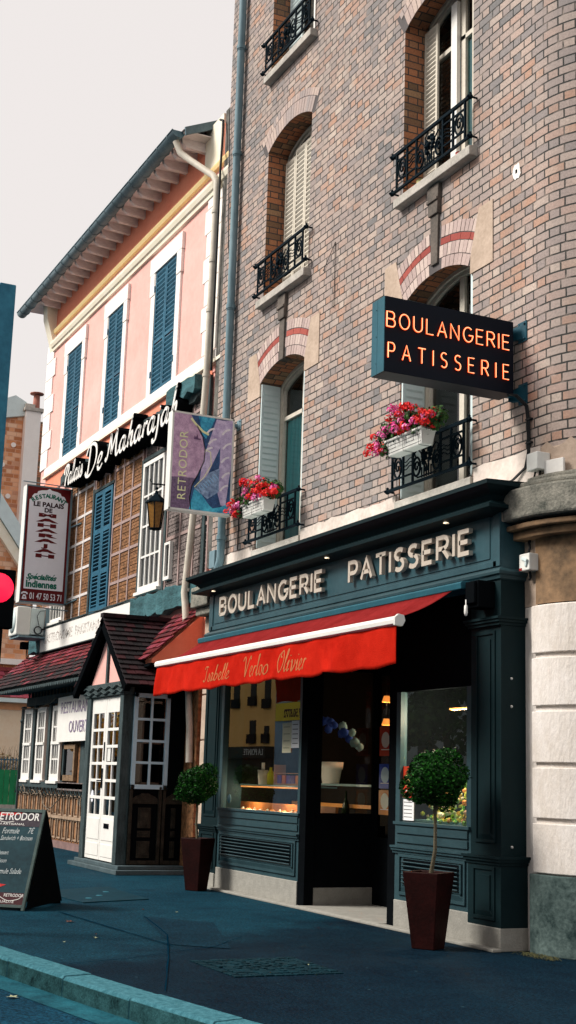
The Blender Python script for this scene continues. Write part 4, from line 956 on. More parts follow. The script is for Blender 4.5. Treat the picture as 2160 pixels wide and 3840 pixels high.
for word, a, c, z, hh in (('Isabelle', -16.30, -15.42, 2.745, .19), ('Verloo', -15.02, -14.30, 2.735, .24), ('Olivier', -14.0, -13.32, 2.735, .24)):
    for st in script(word, c-a, hh): b.ribbon([(a+p+q*.25, z+q) for p, q in st], pen(st, .0185), frC, 0, .002)
    b.build('lettering', M['gold'], AW); b = MB()
# ------------------------------------------------------------------ neon sign
NS = thing('neon_sign', 'black projecting box sign with glowing orange neon letters over the bakery', 'sign', (-11.05, 7.0, 5.5), None)
nx = -10.93; ny0, ny1, nz0, nz1 = 6.21, 7.745, 5.485, 6.27
b = MB(); b.box(nx-.26, nx, ny0, ny1, nz0, nz1); b.build('sign_box', M['navy'], NS, bevel=.004)
b = MB(); b.box(nx-.255, nx-.145, ny0-.008, ny0-.001, nz0+.003, nz1-.003); b.box(nx-.14, nx-.005, ny0-.008, ny0-.001, nz0+.003, nz1-.003)
for z in (5.6, 5.88, 6.16): b.lathe((nx-.16, ny0-.010, z), [(0, 0), (.008, 0)], 6)
b.build('end_plate', M['boxblue'], NS)
frN = lambda p, q, d: (nx+d, p, q)
b = MB()
b2 = MB()
for word, a, c, z in (('BOULANGERIE', 6.195, 7.655, 5.945), ('PATISSERIE', 6.215, 7.65, 5.625)):
    for let in stroke_letters(word, c-a, .155, gap=.30 if word[0] == 'B' else .62):
        b = MB()
        for st in let: b.tube([(nx+.022, a+p+.02, z+q) for p, q in st], .0076, 6, 0); b.tube([(nx+.028, a+p+.02, z+q) for p, q in st], .0042, 6, 1)
        b.build('neon_letter', [M['neon'], M['neonc']], NS)
brm = mat('dark blue bracket', (.008, .06, .09), .5, .2, 6, .1)
for z in (6.17, 5.50):
    b = MB(); b.box(nx-.17, nx-.11, ny1, YB, z-.01, z+.05); b.box(nx-.05, nx+.10, YB-.012, YB, z-.11, z+.11)
    for dx in (-.02, .07):
        for dz in (-.08, .08): b.ball((nx+dx, YB-.018, z+dz), .014, n=6)
    b.hexa([(nx-.16, YB-.06, z-.05), (nx+.08, YB-.012, z-.09), (nx+.08, YB, z-.09), (nx-.16, YB, z-.05), (nx-.16, YB-.06, z+.05), (nx+.08, YB-.012, z+.09), (nx+.08, YB, z+.09), (nx-.16, YB, z+.05)]); b.build('wall_bracket', brm, NS)
b = MB()
for k in range(3): b.tube([(nx-.05+.018*k, ny1-.05, nz0), (nx+.02+.02*k, ny1+.0, nz0-.02), (nx+.10+.02*k, YB-.03, nz0-.14), (nx+.115+.02*k, YB-.02, nz0-.3), (nx+.12+.02*k, YB-.02, 4.86), (nx+.08+.02*k, YB-.03, 4.70), (nx-.10+.02*k, YB-.06, 4.60), (nx-.3, YB-.09, 4.58)], .008, 6)
for z in (5.2, 4.95): b.box(nx+.10, nx+.19, YB-.035, YB, z-.008, z+.008)
b.build('power_cable', M['cable'], NS)
# electrical boxes on the cornice and wall
t0 = thing('transformer_case', 'long low white transformer case lying on the shop cornice below the neon cable', 'electrical box', (-11.4, 7.7, 4.5))
b = MB(); b.box(-11.75, -11.42, 7.62, 7.80, 4.50, 4.62); b.box(-11.38, -11.12, 7.64, 7.80, 4.50, 4.60); b.box(-11.10, -10.98, 7.68, 7.80, 4.50, 4.58); b.build('case', M['plastic'], t0, bevel=.012)
t0 = thing('junction_box', 'square white junction box on the wall above the stone corner cornice', 'electrical box', (-10.53, 7.7, 4.65))
b = MB(); b.box(-10.64, -10.46, YB-.16, YB, 4.60, 4.78); b.build('case', M['plastic'], t0, bevel=.01); b = MB(); b.lathe((0, 0, 0), [(0, 0)], 3)
b = MB(); b.tube([(-10.60, YB-.08, 4.60), (-10.62, YB-.08, 4.55), (-10.70, YB-.1, 4.50), (-10.8, YB-.14, 4.48)], .010, 6); b.tube([(-10.52, YB-.08, 4.60), (-10.54, YB-.09, 4.50), (-10.6, YB-.1, 4.47)], .010, 6); b.build('cable', M['cable'], t0)
p = cpt(.25, RC+.03)
b = MB(); b.obox((p[0]+.02, p[1]-.02, 4.60), (.115, .03, 0), (.01, -.02, 0), (0, 0, .09)); tag(b.build('blank_plate', M['white'], None, bevel=.006), 'square white blank plate on the curved corner wall right of the junction box', 'plate')
t0 = thing('switch_box', 'white isolator switch with grey lever on the stained stone beside the shopfront', 'switch', (-10.66, 7.7, 3.68))
b = MB(); b.box(-10.73, -10.56, YB-.19, YB-.05, 3.60, 3.77); b.build('case', M['plastic'], t0, bevel=.01)
b = MB(); b.obox((-10.63, YB-.20, 3.71), (.05, -.006, -.018), (0, .008, 0), (.006, 0, .012)); b.obox((-10.60, YB-.20, 3.67), (.012, -.004, .03), (0, .008, 0), (.012, 0, .0)); b.build('lever', M['shgrey'], t0)
b = MB(); b.box(-10.725, -10.68, YB-.193, YB-.189, 3.605, 3.63); b.build('red_label', mat('red label', (.25, .02, .02), .5), t0)
b = MB(); b.tube([(-10.68, YB-.12, 3.77), (-10.67, YB-.10, 3.84), (-10.70, YB-.09, 3.90), (-10.69, YB-.08, 3.93)], .013, 6); b.tube([(-10.65, YB-.12, 3.60), (-10.65, YB-.11, 3.54), (-10.68, YB-.1, 3.52)], .013, 6); b.build('cable', M['cable'], t0)
# hooks and screw heads on the pilaster side
b = MB()
for z in (2.55, 2.28, .95): b.ball((x1+.004, 7.62, z), .014, n=6)
b.build('screw_heads', M['white'], SF)
# ------------------------------------------------------------------ bakery brand sign (blade sign with printed picture)
t0 = thing('bakery_blade_sign', 'white framed projecting light box with lilac bread picture and vertical gold lettering', 'sign', (-18.4, 7.2, 5.4))
rx = -18.30; ry0, ry1, rz0, rz1 = 6.74, 7.76, 5.43, 6.955
b = MB(); b.box(rx-.18, rx-.004, ry0, ry1, rz0, rz1); b.box(rx-.006, rx, ry0, ry0+.03, rz0, rz1); b.box(rx-.006, rx, ry1-.03, ry1, rz0, rz1); b.box(rx-.006, rx, ry0, ry1, rz0, rz0+.03); b.box(rx-.006, rx, ry0, ry1, rz1-.03, rz1)
b.build('sign_case', M['plastic'], t0, bevel=.006)
frR = lambda p, q, d: (rx+d, ry0+p, rz0+q)
W_, H_ = ry1-ry0, rz1-rz0
def shape(b, pts, d, m=0, k=.0006): b.prism(pts, lambda p, q, t: frR(p, q, t), d-k, d, m)
lil = mat('lilac field print', (.46, .26, .46), .4, .3, 9, 0, rgb2=(.80, .55, .73)); nav = mat('navy print', (.02, .05, .15), .4, .4, 8, 0, rgb2=(.07, .16, .36))
lav = mat('lavender bread print', (.42, .30, .66), .4, .3, 10, 0, rgb2=(.82, .72, .92)); blu = mat('blue cloth print', (.01, .22, .58), .4, .5, 5, 0, rgb2=(.12, .68, .90)); whe = mat('blue wheat print', (.08, .16, .42), .4, .5, 18, 0, rgb2=(.42, .58, .82)); yel = mat('pale yellow print', (.86, .86, .50), .4, .1, 5, 0)
b = MB()
L = .03
shape(b, [(L, L), (W_-L, L), (W_-L, H_-L), (L, H_-L)], .001-.004, 1)
cur = [(.36, L), (.33, .2), (.36, .40), (.45, .58), (.54, .80), (.55, .98), (.50, 1.18), (.40, 1.34), (.30, H_-L)]
shape(b, [(L, L)]+cur+[(L, H_-L)], .001-.0025, 0)
shape(b, [(L, L), (.35, L), (.335, .3), (.42, .52), (L, .5)], .001-.0018, 6)
shape(b, [(.80, H_-.05), (.99, H_-.03), (W_-L, H_-.2), (W_-L, .75), (.96, .55), (.92, .12), (.84, .15), (.76, .4), (.80, .8)], .001-.0018, 2)
shape(b, [(.72, H_-.04), (.84, H_-.05), (.80, 1.05), (.60, .58), (.48, .46), (.50, .70), (.56, .95)], .001-.0014, 2)
shape(b, [(.33, L), (.40, .35), (.52, .28), (.66, .12), (.80, L)], .001-.0012, 3); shape(b, [(.66, .07), (.84, .12), (W_-L, .2), (W_-L, L), (.66, L)], .001-.0009, 3)
shape(b, [(.42, H_-L), (.70, H_-L), (.56, 1.15), (.50, 1.2)], .001-.0022, 3)
shape(b, [(.40, .36), (.62, .62), (.80, .72), (.80, .35), (.62, .22)], .001-.0016, 4)
for dd in (0, .02): b.ribbon(cur[:-1], .014, frR, .0012, .0018, 5)
b.ribbon([(.40, .38), (.55, .55), (.66, .75), (.64, .95), (.55, .98)], .012, frR, .0012, .0018, 5)
for kx, kz in ((.62, 1.28), (.66, 1.12), (.60, .98), (.88, 1.3), (.90, 1.08), (.88, .86), (.90, .62), (.88, .42)): b.ribbon(B3((kx-.06, kz-.05), (kx, kz+.02), (kx+.07, kz+.05)), .030, frR, .0012, .0016, 8)
for k in range(9): b.ribbon([(.44+.035*k, .36+.032*k), (.50+.035*k, .30+.032*k)], .014, frR, .0014, .0018, 9)
b.ribbon([(.30, 1.44), (.38, 1.36), (.50, 1.26), (.60, 1.22)], .035, frR, .0012, .0018, 5)
shape(b, [(.36, 1.13), (.37, 1.19), (.39, 1.15), (.41, 1.21), (.43, 1.14), (.47, 1.14), (.47, 1.12), (.36, 1.12)], .0016, 7)
text(b, 'RETRODOR', lambda p, q, d: frR(.26-q, .16+p, d), .19, .0012, .002, 5, sx=.98, space=1.12)
b.build('printed_face', [lil, nav, lav, blu, whe, yel, mat('dark lilac grass print', (.12, .08, .16), .4, .4, 30, 0, rgb2=(.30, .2, .33)), mat('dim violet print', (.14, .07, .16), .4), mat('pale crust print', (.86, .80, .92), .4, .2, 20, 0), mat('sky blue ear print', (.30, .55, .80), .4, .2, 30, 0)], t0)
for z in (rz1-.075, rz0+.075):
    b = MB(); b.box(rx-.12, rx-.06, ry1, YB, z-.025, z+.025); b.box(rx-.10, rx+.06, YB-.012, YB, z-.08, z+.08); b.ball((rx+.03, YB-.02, z+.05), .014, n=6); b.ball((rx+.03, YB-.02, z-.05), .014, n=6); b.build('wall_bracket', M['zinc'], t0)
# ------------------------------------------------------------------ geranium boxes
def petals(b, c, r, n, m, rr):
    for i in range(n):
        a = rr.uniform(0, 2*PI); e = rr.uniform(-.5, 1); q = math.sqrt(max(0, 1-e*e)); d = Vector((q*math.cos(a), q*math.sin(a), e)); p = Vector(c)+d*r*rr.uniform(.75, 1.05)
        u = d.cross(Vector((.3, .2, .9))).normalized(); v = d.cross(u); s_ = r*rr.uniform(.28, .42); t = rr.uniform(0, 6)
        u2 = u*math.cos(t)+v*math.sin(t); v2 = v*math.cos(t)-u*math.sin(t)
        b.add([tuple(p+u2*s_), tuple(p+v2*s_*.8+d*s_*.2), tuple(p-u2*s_), tuple(p-v2*s_*.8+d*s_*.2)], [(0, 1, 2, 3)], m)
def leafclump(b, c, r, n, m, rr, sz=.03, flat_=.6):
    for i in range(n):
        d = Vector((rr.gauss(0, 1), rr.gauss(0, 1), rr.gauss(0, 1))); d.normalize(); p = Vector(c)+Vector((d.x*r[0], d.y*r[1], d.z*r[2]))*rr.random()**.4
        nn = (d+Vector((rr.uniform(-1, 1), rr.uniform(-1, 1), rr.uniform(-.3, 1.4)))*flat_).normalized(); u = nn.cross(Vector((rr.uniform(-1, 1), rr.uniform(-1, 1), .3))).normalized(); v = nn.cross(u); s_ = sz*rr.uniform(.6, 1.3)
        b.add([tuple(p-u*s_), tuple(p-u*s_*.3+v*s_*.7+nn*s_*.15), tuple(p+u*s_*.8+v*s_*.3), tuple(p+u*s_*.9-v*s_*.3), tuple(p-u*s_*.3-v*s_*.7+nn*s_*.15)], [(0, 1, 2, 3, 4)], m)
def leafmat(name, a, b_, c):
    m, t, bs, out = newmat(name); g = t.new('ShaderNodeNewGeometry')
    t.l.new(t.ramp(g.outputs['Random Per Island'], [(0, a), (.6, b_), (1, c)]), bs.inputs['Base Color']); bs.inputs['Roughness'].default_value = .55
    bs.inputs['Specular IOR Level'].default_value = .08; return m
M['gerleaf'] = leafmat('geranium leaf', (.012, .035, .012), (.03, .08, .02), (.07, .15, .04))
M['gred'] = islandmat('red petals', [(0, (.62, .012, .012)), (1, (.85, .035, .03))], .6, 0); M['gpink'] = islandmat('pink petals', [(0, (.75, .04, .28)), (.6, (.85, .16, .45)), (1, (.9, .4, .62))], .6, 0)
def flowerbox(x0, x1, z, y0, y1, lab, seed, spread):
    rr = random.Random(seed); t0 = thing('geranium_box', lab, 'flower box', ((x0+x1)/2, (y0+y1)/2, z), 'geranium boxes on the first floor railings')
    b = MB(); dx = .035; dy = .03; h = .19
    b.hexa([(x0+dx, y0+dy, z), (x1-dx, y0+dy, z), (x1-dx, y1-dy, z), (x0+dx, y1-dy, z), (x0, y0, z+h), (x1, y0, z+h), (x1, y1, z+h), (x0, y1, z+h)])
    b.box(x0-.01, x1+.01, y0-.012, y1+.012, z+h-.03, z+h); b.build('trough', M['plastic'], t0, bevel=.01)
    b = MB()
    def wire(p): b.tube(p, .0035, 4)
    for f in (.08, .5, .92):
        x = x0+(x1-x0)*f; wire([(x, y1+.12, z+h+.03), (x, y1, z+h+.005), (x, y0-.016, z+h+.005), (x, y0+.01, z-.008), (x, y1-.02, z-.008)])
    wire([(x0, y0-.012, z+.10), (x1, y0-.012, z+.10)]); wire([(x0, y0-.004, z+.02), (x1, y0-.004, z+.02)])
    for f in (.22, .72):
        x = x0+(x1-x0)*f; wire([(x-.08, y0-.013, z+.14), (x+.08, y0-.013, z+.14), (x+.08, y0-.010, z+.06), (x-.08, y0-.010, z+.06), (x-.08, y0-.013, z+.14)])
    b.build('wire_holder', M['iron'], t0)
    b = MB(); cx, cy = (x0+x1)/2-.06, (y0+y1)/2
    for k in range(22):
        f = rr.uniform(-.15, 1.05); leafclump(b, (x0+(x1-x0)*f, cy+rr.uniform(-.08, .05), z+h+rr.uniform(-.02, .20)), (.15, .12, .10), 60, 0, rr, .026)
    leafclump(b, (x0-.05, cy-.05, z+.12), (.12, .10, .12), 130, 0, rr, .024); leafclump(b, (x1+.12, cy, z+h+.08), (.22, .12, .13), 330, 0, rr, .026)
    b.build('foliage', M['gerleaf'], t0)
    br, bp, bs = MB(), MB(), MB()
    for k in range(84):
        f = rr.uniform(-.46, 1.38)*spread; x = x0+(x1-x0)*f; g = 1-abs(f-.4)*.8
        yy = cy-.02-rr.uniform(-.04, .17); zz = z+h-.02+rr.uniform(0, .40)*g-(.10 if f < 0 else 0)
        isr = (rr.random() < .45) if f < .85 else (rr.random() < .8)
        petals(br if isr else bp, (x, yy, zz), rr.uniform(.036, .062), 28, 0, rr)
        bs.tube([(x, yy, zz), ((x+cx)/2, cy-.02, z+h*.9)], .003, 3)
    br.build('red_blooms', M['gred'], t0); bp.build('pink_blooms', M['gpink'], t0); bs.build('stems', M['gerleaf'], t0)
flowerbox(-12.95, -12.15, 5.19, 7.38, 7.58, 'white trough of red and pink geraniums under the neon sign', 11, 1)
flowerbox(-17.08, -16.30, 5.15, 7.38, 7.58, 'white trough of red and pink geraniums beside the lilac bread sign', 12, 1)
# ------------------------------------------------------------------ topiaries
M['box'] = leafmat('box leaf', (.002, .012, .002), (.005, .042, .005), (.018, .11, .010))
def topiary(cx, cy, lab, plab, seed, s=1.0, off=0, cz=1.56):
    rr = random.Random(seed); tx = cx; cx = cx+off
    p = thing('tall_square_planter', plab, 'planter', (cx, cy, 0), 'dark red planters at the shop entrance')
    b = MB(); a, c, h = .116*s, .186*s, .70; an = .56
    def rot(x, y): return (cx+x*math.cos(an)-y*math.sin(an), cy+x*math.sin(an)+y*math.cos(an))
    def ring(r, z): return [(*rot(x*r, y*r), z) for x, y in ((-1, -1), (1, -1), (1, 1), (-1, 1))]
    v = ring(a, 0)+ring(c, h)+ring(c-.025, h)+ring(c-.035, h-.06)
    f = [(3, 2, 1, 0)]+[(k*4+i, k*4+(i+1) % 4, (k+1)*4+(i+1) % 4, (k+1)*4+i) for k in range(3) for i in range(4)]
    b.add(v, f); b.build('pot_body', M['pot'], p, bevel=.008)
    b = MB(); b.add(ring(c-.036, h-.055), [(0, 1, 2, 3)]); b.build('soil', M['soil'], p)
    t = thing('ball_topiary', lab, 'topiary', (cx, cy, h-.06), 'ball topiary trees at the shop entrance'); cx = tx
    b = MB(); pts = [(cx+off*.8, cy, h-.08), (cx+.01, cy, .9), (cx-.005, cy+.01, 1.1), (cx, cy, cz-.2), (cx+.01, cy, cz-.1)]; b.tube(pts, [.022, .018, .017, .017, .012], 8)
    for k in range(7):
        q = k*.9; b.tube([(cx, cy, cz-.31+.015*k), (cx+.08*math.cos(q), cy+.08*math.sin(q), cz-.19), (cx+.19*math.cos(q), cy+.19*math.sin(q), cz-.03)], [.010, .008, .004], 5)
    b.build('trunk', M['bark'], t)
    b = MB(); R = .278*s
    bumps = [(Vector((rr.gauss(0, 1), rr.gauss(0, 1), rr.gauss(0, 1))).normalized(), rr.uniform(-.16, .20)) for _ in range(46)]
    for i in range(8200):
        d = Vector((rr.gauss(0, 1), rr.gauss(0, 1), rr.gauss(0, 1))).normalized(); rad = R
        for bd, am in bumps: rad += R*am*max(0, (d.dot(bd)-.86)*7)
        rad *= (1 if rr.random() < .62 else rr.uniform(.55, 1))*rr.uniform(.93, 1.06)*(1 if rr.random() > .03 else rr.uniform(1.03, 1.14))
        pt = Vector((cx, cy, cz))+Vector((d.x*rad, d.y*rad, d.z*rad*.92)); nn = (d*.8+Vector((rr.uniform(-1, 1), rr.uniform(-1, 1), rr.uniform(-1, 1)))).normalized()
        u = nn.cross(Vector((rr.uniform(-1, 1), rr.uniform(-1, 1), 1))).normalized(); w_ = nn.cross(u); s_ = rr.uniform(.011, .021)
        b.add([tuple(pt-u*s_), tuple(pt+w_*s_*.6), tuple(pt+u*s_), tuple(pt-w_*s_*.6)], [(0, 1, 2, 3)])
    b.ball((cx, cy, cz), R*.55, n=12)
    b.build('crown', M['box'], t)
topiary(-11.07, 6.92, 'clipped ball topiary on a thin stem in front of the right shop window', 'dark red square planter standing before the right shop window', 3, 1.0, -.10)
topiary(-17.60, 7.12, 'clipped ball topiary on a thin stem at the left end of the shopfront', 'dark red square planter at the left end of the shopfront', 4, .93, .10, 1.41)
# ------------------------------------------------------------------ pink restaurant house
def X8(x): return x*.9762
def Z8(z): return 1.5+(z-1.5)*.9762
def X3(x): return x*.988
def Z3(z): return 1.5+(z-1.5)*.988
PH = thing('pink_restaurant_house', 'salmon pink rendered house with blue louvred shutters over a carved wood restaurant front', 'house', (-26, 8.8, 0))
PL, PR = X8(-31.62), -19.26
ZEAVE = 12.95
def fp(y): return lambda p, q, t: (p, t, q)
b = MB(); b.box(PL-.5, PR, YP, 18, 8.35, Z8(12.45)); b.box(PL, PR, YP+.02, 18, 0, 8.35); b.build('rendered_wall', M['pink'], PH)
b = MB(); b.box(PL, PR, YP-.005, YP+.3, Z8(12.45), 12.95); b.build('frieze', M['pinkup'], PH)
b = MB()   # cornice mouldings
zz = Z8(12.15)
b.xprism([(YP, zz-.20), (YP-.05, zz-.19), (YP-.06, zz-.12), (YP-.09, zz-.10), (YP-.12, zz-.02), (YP-.12, zz+.03), (YP, zz+.05)], PL-.02, PR); b.build('ivory_moulding', M['ivory'], PH)
zz = Z8(12.45)
b = MB(); b.xprism([(YP, zz-.05), (YP-.06, zz-.04), (YP-.08, zz+.02), (YP-.08, zz+.05), (YP, zz+.06)], PL-.02, PR); b.build('yellow_moulding', M['yellow'], PH)
b = MB()
b.prism([(YP+.3, 11.6), (YP-.03, 11.75), (YP-.07, 11.95), (YP-.25, 12.55), (YP-.28, 12.95), (YP+.3, 12.95)], lambda y, z, t: (t, y, z), PL-.32, PL+.03)
b.build('eave_corbel', M['ivory'], PH)
b = MB(); b.box(X8(-21.66), -20.30, YP-.03, YP+.2, Z8(12.50), 13.15); b.build('party_wall_block', M['ivory'], PH)
for side in (0, 1):   # quoins
    b = MB()
    for i in range(7):
        z = 8.75+i*.46; w_ = .26 if i % 2 else .06
        if side: b.box(X8(-21.4)-(.10 if i % 2 else 0), PR, YP-.03, YP+.2, z+.008, z+.452)
        else: b.box(PL-.55, PL+w_-.02, YP-.03, YP+.2, z+.008, z+.452)
    b.build('quoins', M['trim'], PH, bevel=.008)
b = MB(); b.box(PL-.05, PR, YP-.05, YP+.1, Z8(8.70), Z8(8.90)); b.build('string_course', M['trim'], PH, bevel=.01)
b = MB(); b.box(PL-.05, PR, YP-.08, YP+.05, Z8(8.64), Z8(8.70)); b.build('string_course_lip', M['ivory'], PH)
# first-floor windows with closed blue shutters
WX = [(-24.07, -22.87), (-27.07, -26.04), (-30.16, -29.01)]
for a, c in WX:
    a, c = X8(a), X8(c); z0, z1 = Z8(8.95), Z8(11.46); b = MB()
    b.box(a-.22, a, YP-.045, YP+.05, z0-.1, z1+.28); b.box(c, c+.22, YP-.045, YP+.05, z0-.1, z1+.28); b.box(a-.28, c+.28, YP-.065, YP+.05, z1, z1+.34); b.box(a-.26, a-.02, YP-.06, YP+.05, z1-.45, z1); b.box(c+.02, c+.26, YP-.06, YP+.05, z1-.45, z1)
    fr = b.build('window_surround', M['trim'], PH, bevel=.006)
    mid = (a+c)/2
    for p, q, hx in ((a+.01, mid-.006, a-.05), (mid+.006, c-.01, c-.01)):
        b = MB(); louvre(b, p, q, z0-.06, z1-.01, YP-.03, 26, 0, .055, .035, (z0+1.0,), 1.0, True)
        for z in (z0+.3, z1-.4): b.box(hx, hx+.06, YP-.055, YP-.045, z, z+.12)
        b.build('shutter', [M['bluesh'], M['black']], fr)
# roof, rafters, gutter, downpipe
RG = -20.98
b = MB(); nC = 40; V = []
L0 = PL-1.0; prof = [(7.62, 12.93), (9.5, 13.62), (12.5, 14.7)]
b.add([(L0, 7.62, 12.95), (-20.86, 7.62, 12.95), (-20.86, 12.5, 15.20), (L0, 12.5, 15.20)], [(0, 1, 2, 3)])
o = b.build('roof_deck', M['rafter'], PH)
b = MB()
for i in range(int((-20.83-L0)/.20)):
    x = L0+i*.20; y_e = 7.70
    for j in range(9):
        y = y_e+j*.42; z = 12.95+(y-7.62)*.46; xo = 0
        b.obox((x+.1+xo/2, y+.22, z+.09+.02*(i % 2)), (.097+xo/2, 0, 0), (0, .235, .235*.46-.012), (0, -.006, .022))
b.build('roof_tiles', M['tiled'], PH)
b = MB(); b.box(L0+.1, -20.87, 7.66, YP, 12.93, 12.945); b.build('soffit', M['rafter'], PH)
b = MB(); b.prism([(7.66, 12.84), (12.4, 15.02), (12.4, 15.2), (7.64, 12.99)], lambda y, z, t: (t, y, z), -20.87, -20.83); b.build('verge_board', M['gutter'], PH)
b = MB(); b.box(-20.13, PR, YP-.06, YP+.1, 4.9, 13.1); b.build('dark_joint_strip', mat('dark joint render', (.05, .055, .055), .9, .5, 3, .3, rgb2=(.20, .19, .17)), PH)  # plain dark grey strip over the wall between downpipe and brickwork
raf = None
n = 21
for i in range(n):
    x = PL+.25+i*(X8(-21.75)-PL-.2)/(n-1)
    if raf is None:
        m = MB(); m.prism([(YP+.05, 12.74), (7.80, 12.77), (7.72, 12.84), (7.70, 12.93), (YP+.05, 12.93)], lambda y, z, t: (t, y, z), -.047, .047); raf = m.build('rafter', M['rafter'], PH); raf.data.transform(Matrix.Translation(Vector((OFF[PH.name].x, 0, 0)))); raf.location.x = x-OFF[PH.name].x
    else:
        c = raf.copy(); COL.objects.link(c); c.parent = PH; c.location.x = x-OFF[PH.name].x
b = MB(); P = [(7.58+.125*math.cos(a*PI/10), 12.93+.125*math.sin(a*PI/10)) for a in range(10, 21)]; gx0, gx1 = L0-.1, RG
V = [(gx0, y, z) for y, z in P]+[(gx1, y, z+.03) for y, z in P]; k = len(P)
b.add(V, [(i, i+1, k+i+1, k+i) for i in range(k-1)], 0, True)
b.add([(gx0, y, z) for y, z in P], [tuple(range(k))]); b.add([(gx1, y, z+.03) for y, z in P], [tuple(range(k))[::-1]], 1)
b.tube([(gx0, 7.455, 12.93), (gx1, 7.455, 12.96)], .016, 6)
x = gx0+.3
while x < gx1:
    b.tube([(x, 7.58+.132*math.cos(a*PI/10), 12.93+.132*math.sin(a*PI/10)+.03*(x-gx0)/(gx1-gx0)) for a in range(10, 21)], .010, 5); x += .52
o = b.build('gutter', [M['gutter'], M['zinc']], PH); sm = o.modifiers.new('t', 'SOLIDIFY'); sm.thickness = .004
b = MB(); b.tube([(-21.12, 7.58, 12.82), (-21.08, 7.66, 12.60), (-20.9, 7.80, 12.40), (-20.32, 8.02, 11.92), (-20.22, 8.05, 11.78), (-20.20, 8.05, 11.5), (-20.24, 8.05, 10.0), (-20.30, 8.05, 8.2), (-20.40, 8.05, 7.2), (-20.60, 8.03, 5.7), (-20.74, 8.0, 4.55), (-20.66, 8.0, 4.3), (-20.46, 8.0, 3.4), (-20.22, 8.0, 2.3), (-20.18, 8.0, 1.75)], .060, 10)
for z, x in ((11.2, -20.21), (10.3, -20.23), (9.4, -20.26), (8.25, -20.30), (4.6, -20.74)): b.tube([(x, 8.05, z-.03), (x, 8.05, z+.03)], .072, 10)
b.build('downpipe', M['offwhite'], PH)
b = MB(); b.tube([(-20.30, 8.10, 13.0), (-20.12, 8.08, 12.9), (-20.06, 8.06, 12.6), (-20.05, 8.04, 11.9), (-20.08, 8.05, 11.0), (-20.12, 8.06, 9.0), (-20.15, 8.07, 8.3)], .022, 6); b.build('wall_cable', M['cable'], PH)
# ---- restaurant upper front: carved lattice panels
def lattice(x0, x1, z0, z1, nx_, rows, strip, pan, name):
    f = MB(); y = YP
    for i in range(nx_+1):
        x = x0+(x1-x0)*i/nx_; f.box(x-.028, x+.028, y-.03, y+.02, z0, z1)
    for z in rows: f.box(x0, x1, y-.026, y+.02, z-.03, z+.03)
    o = f.build(name, strip, PH, bevel=.004)
    g = MB(); rr = sorted([z0]+[z for z in rows if z0 < z < z1]+[z1])
    for i in range(nx_):
        for a, c in zip(rr[:-1], rr[1:]):
            xa, xc = x0+(x1-x0)*i/nx_+.03, x0+(x1-x0)*(i+1)/nx_-.03
            g.box(xa, xc, y-.008, y+.01, a+.03, c-.03)
            m_ = int((c-a)/.07)
            for k in range(m_):
                z = a+.04+k*(c-a-.08)/m_; g.box(xa+.01, xc-.01, y-.012-.006*(k % 2), y-.006, z, z+.022)
    g.build('carved_infill', pan, o); return o
rws = [Z8(z) for z in (5.35, 5.95, 6.55, 7.15, 7.75)]
lattice(X8(-29.2), X8(-27.45), Z8(4.85), Z8(8.25), 3, rws, M['stripw'], M['carved'], 'lattice_panel')
lattice(X8(-26.0), X8(-24.3), Z8(4.85), Z8(8.25), 3, rws, M['strip'], M['carved'], 'lattice_panel')
lattice(X8(-27.3), X8(-26.05), Z8(7.55), Z8(8.25), 4, [Z8(7.8)], M['strip'], M['carved'], 'lattice_panel')
lattice(X8(-24.1), X8(-21.0), Z8(7.62), Z8(8.25), 5, [Z8(7.95)], M['strip'], M['carvedk'], 'lattice_panel')
lattice(X8(-22.75), X8(-20.75), Z8(4.85), Z8(7.6), 3, [Z8(5.8), Z8(6.9)], M['strip'], M['carvedk'], 'lattice_panel')
lattice(X8(-31.6), X8(-30.4), Z8(4.85), Z8(8.25), 2, rws, M['strip'], M['carved'], 'lattice_panel')
b = MB(); b.box(PL, X8(-20.9), YP-.01, YP+.03, Z8(8.25), Z8(8.62)); b.build('coral_strip', M['pinkup'], PH)
boxparts('timber_post', M['timber'], PH, [(X8(x)-.05, X8(x)+.05, YP-.05, YP+.02, Z8(4.8), Z8(7.6)) for x in (-27.38, -24.22, -22.82)]+[(X8(-20.98), X8(-20.85), YP-.05, YP, 4.4, 8.3)], .006)
boxparts('window_lintel', M['timber'], PH, [(X8(-24.15), X8(-22.88), YP-.05, YP, Z8(7.55), Z8(7.62)), (X8(-27.32), X8(-26.0), YP-.05, YP, Z8(7.5), Z8(7.56))])
a, c = X8(-27.26), X8(-26.09)
for p, q in ((a, (a+c)/2-.004), ((a+c)/2+.004, c)):
    b = MB(); louvre(b, p, q, Z8(4.83), Z8(7.48), YP-.04, 30, 0, .09, .035, (Z8(5.7), Z8(6.6)), .5, True); b.build('shutter', [M['bluesh'], M['black']], PH)
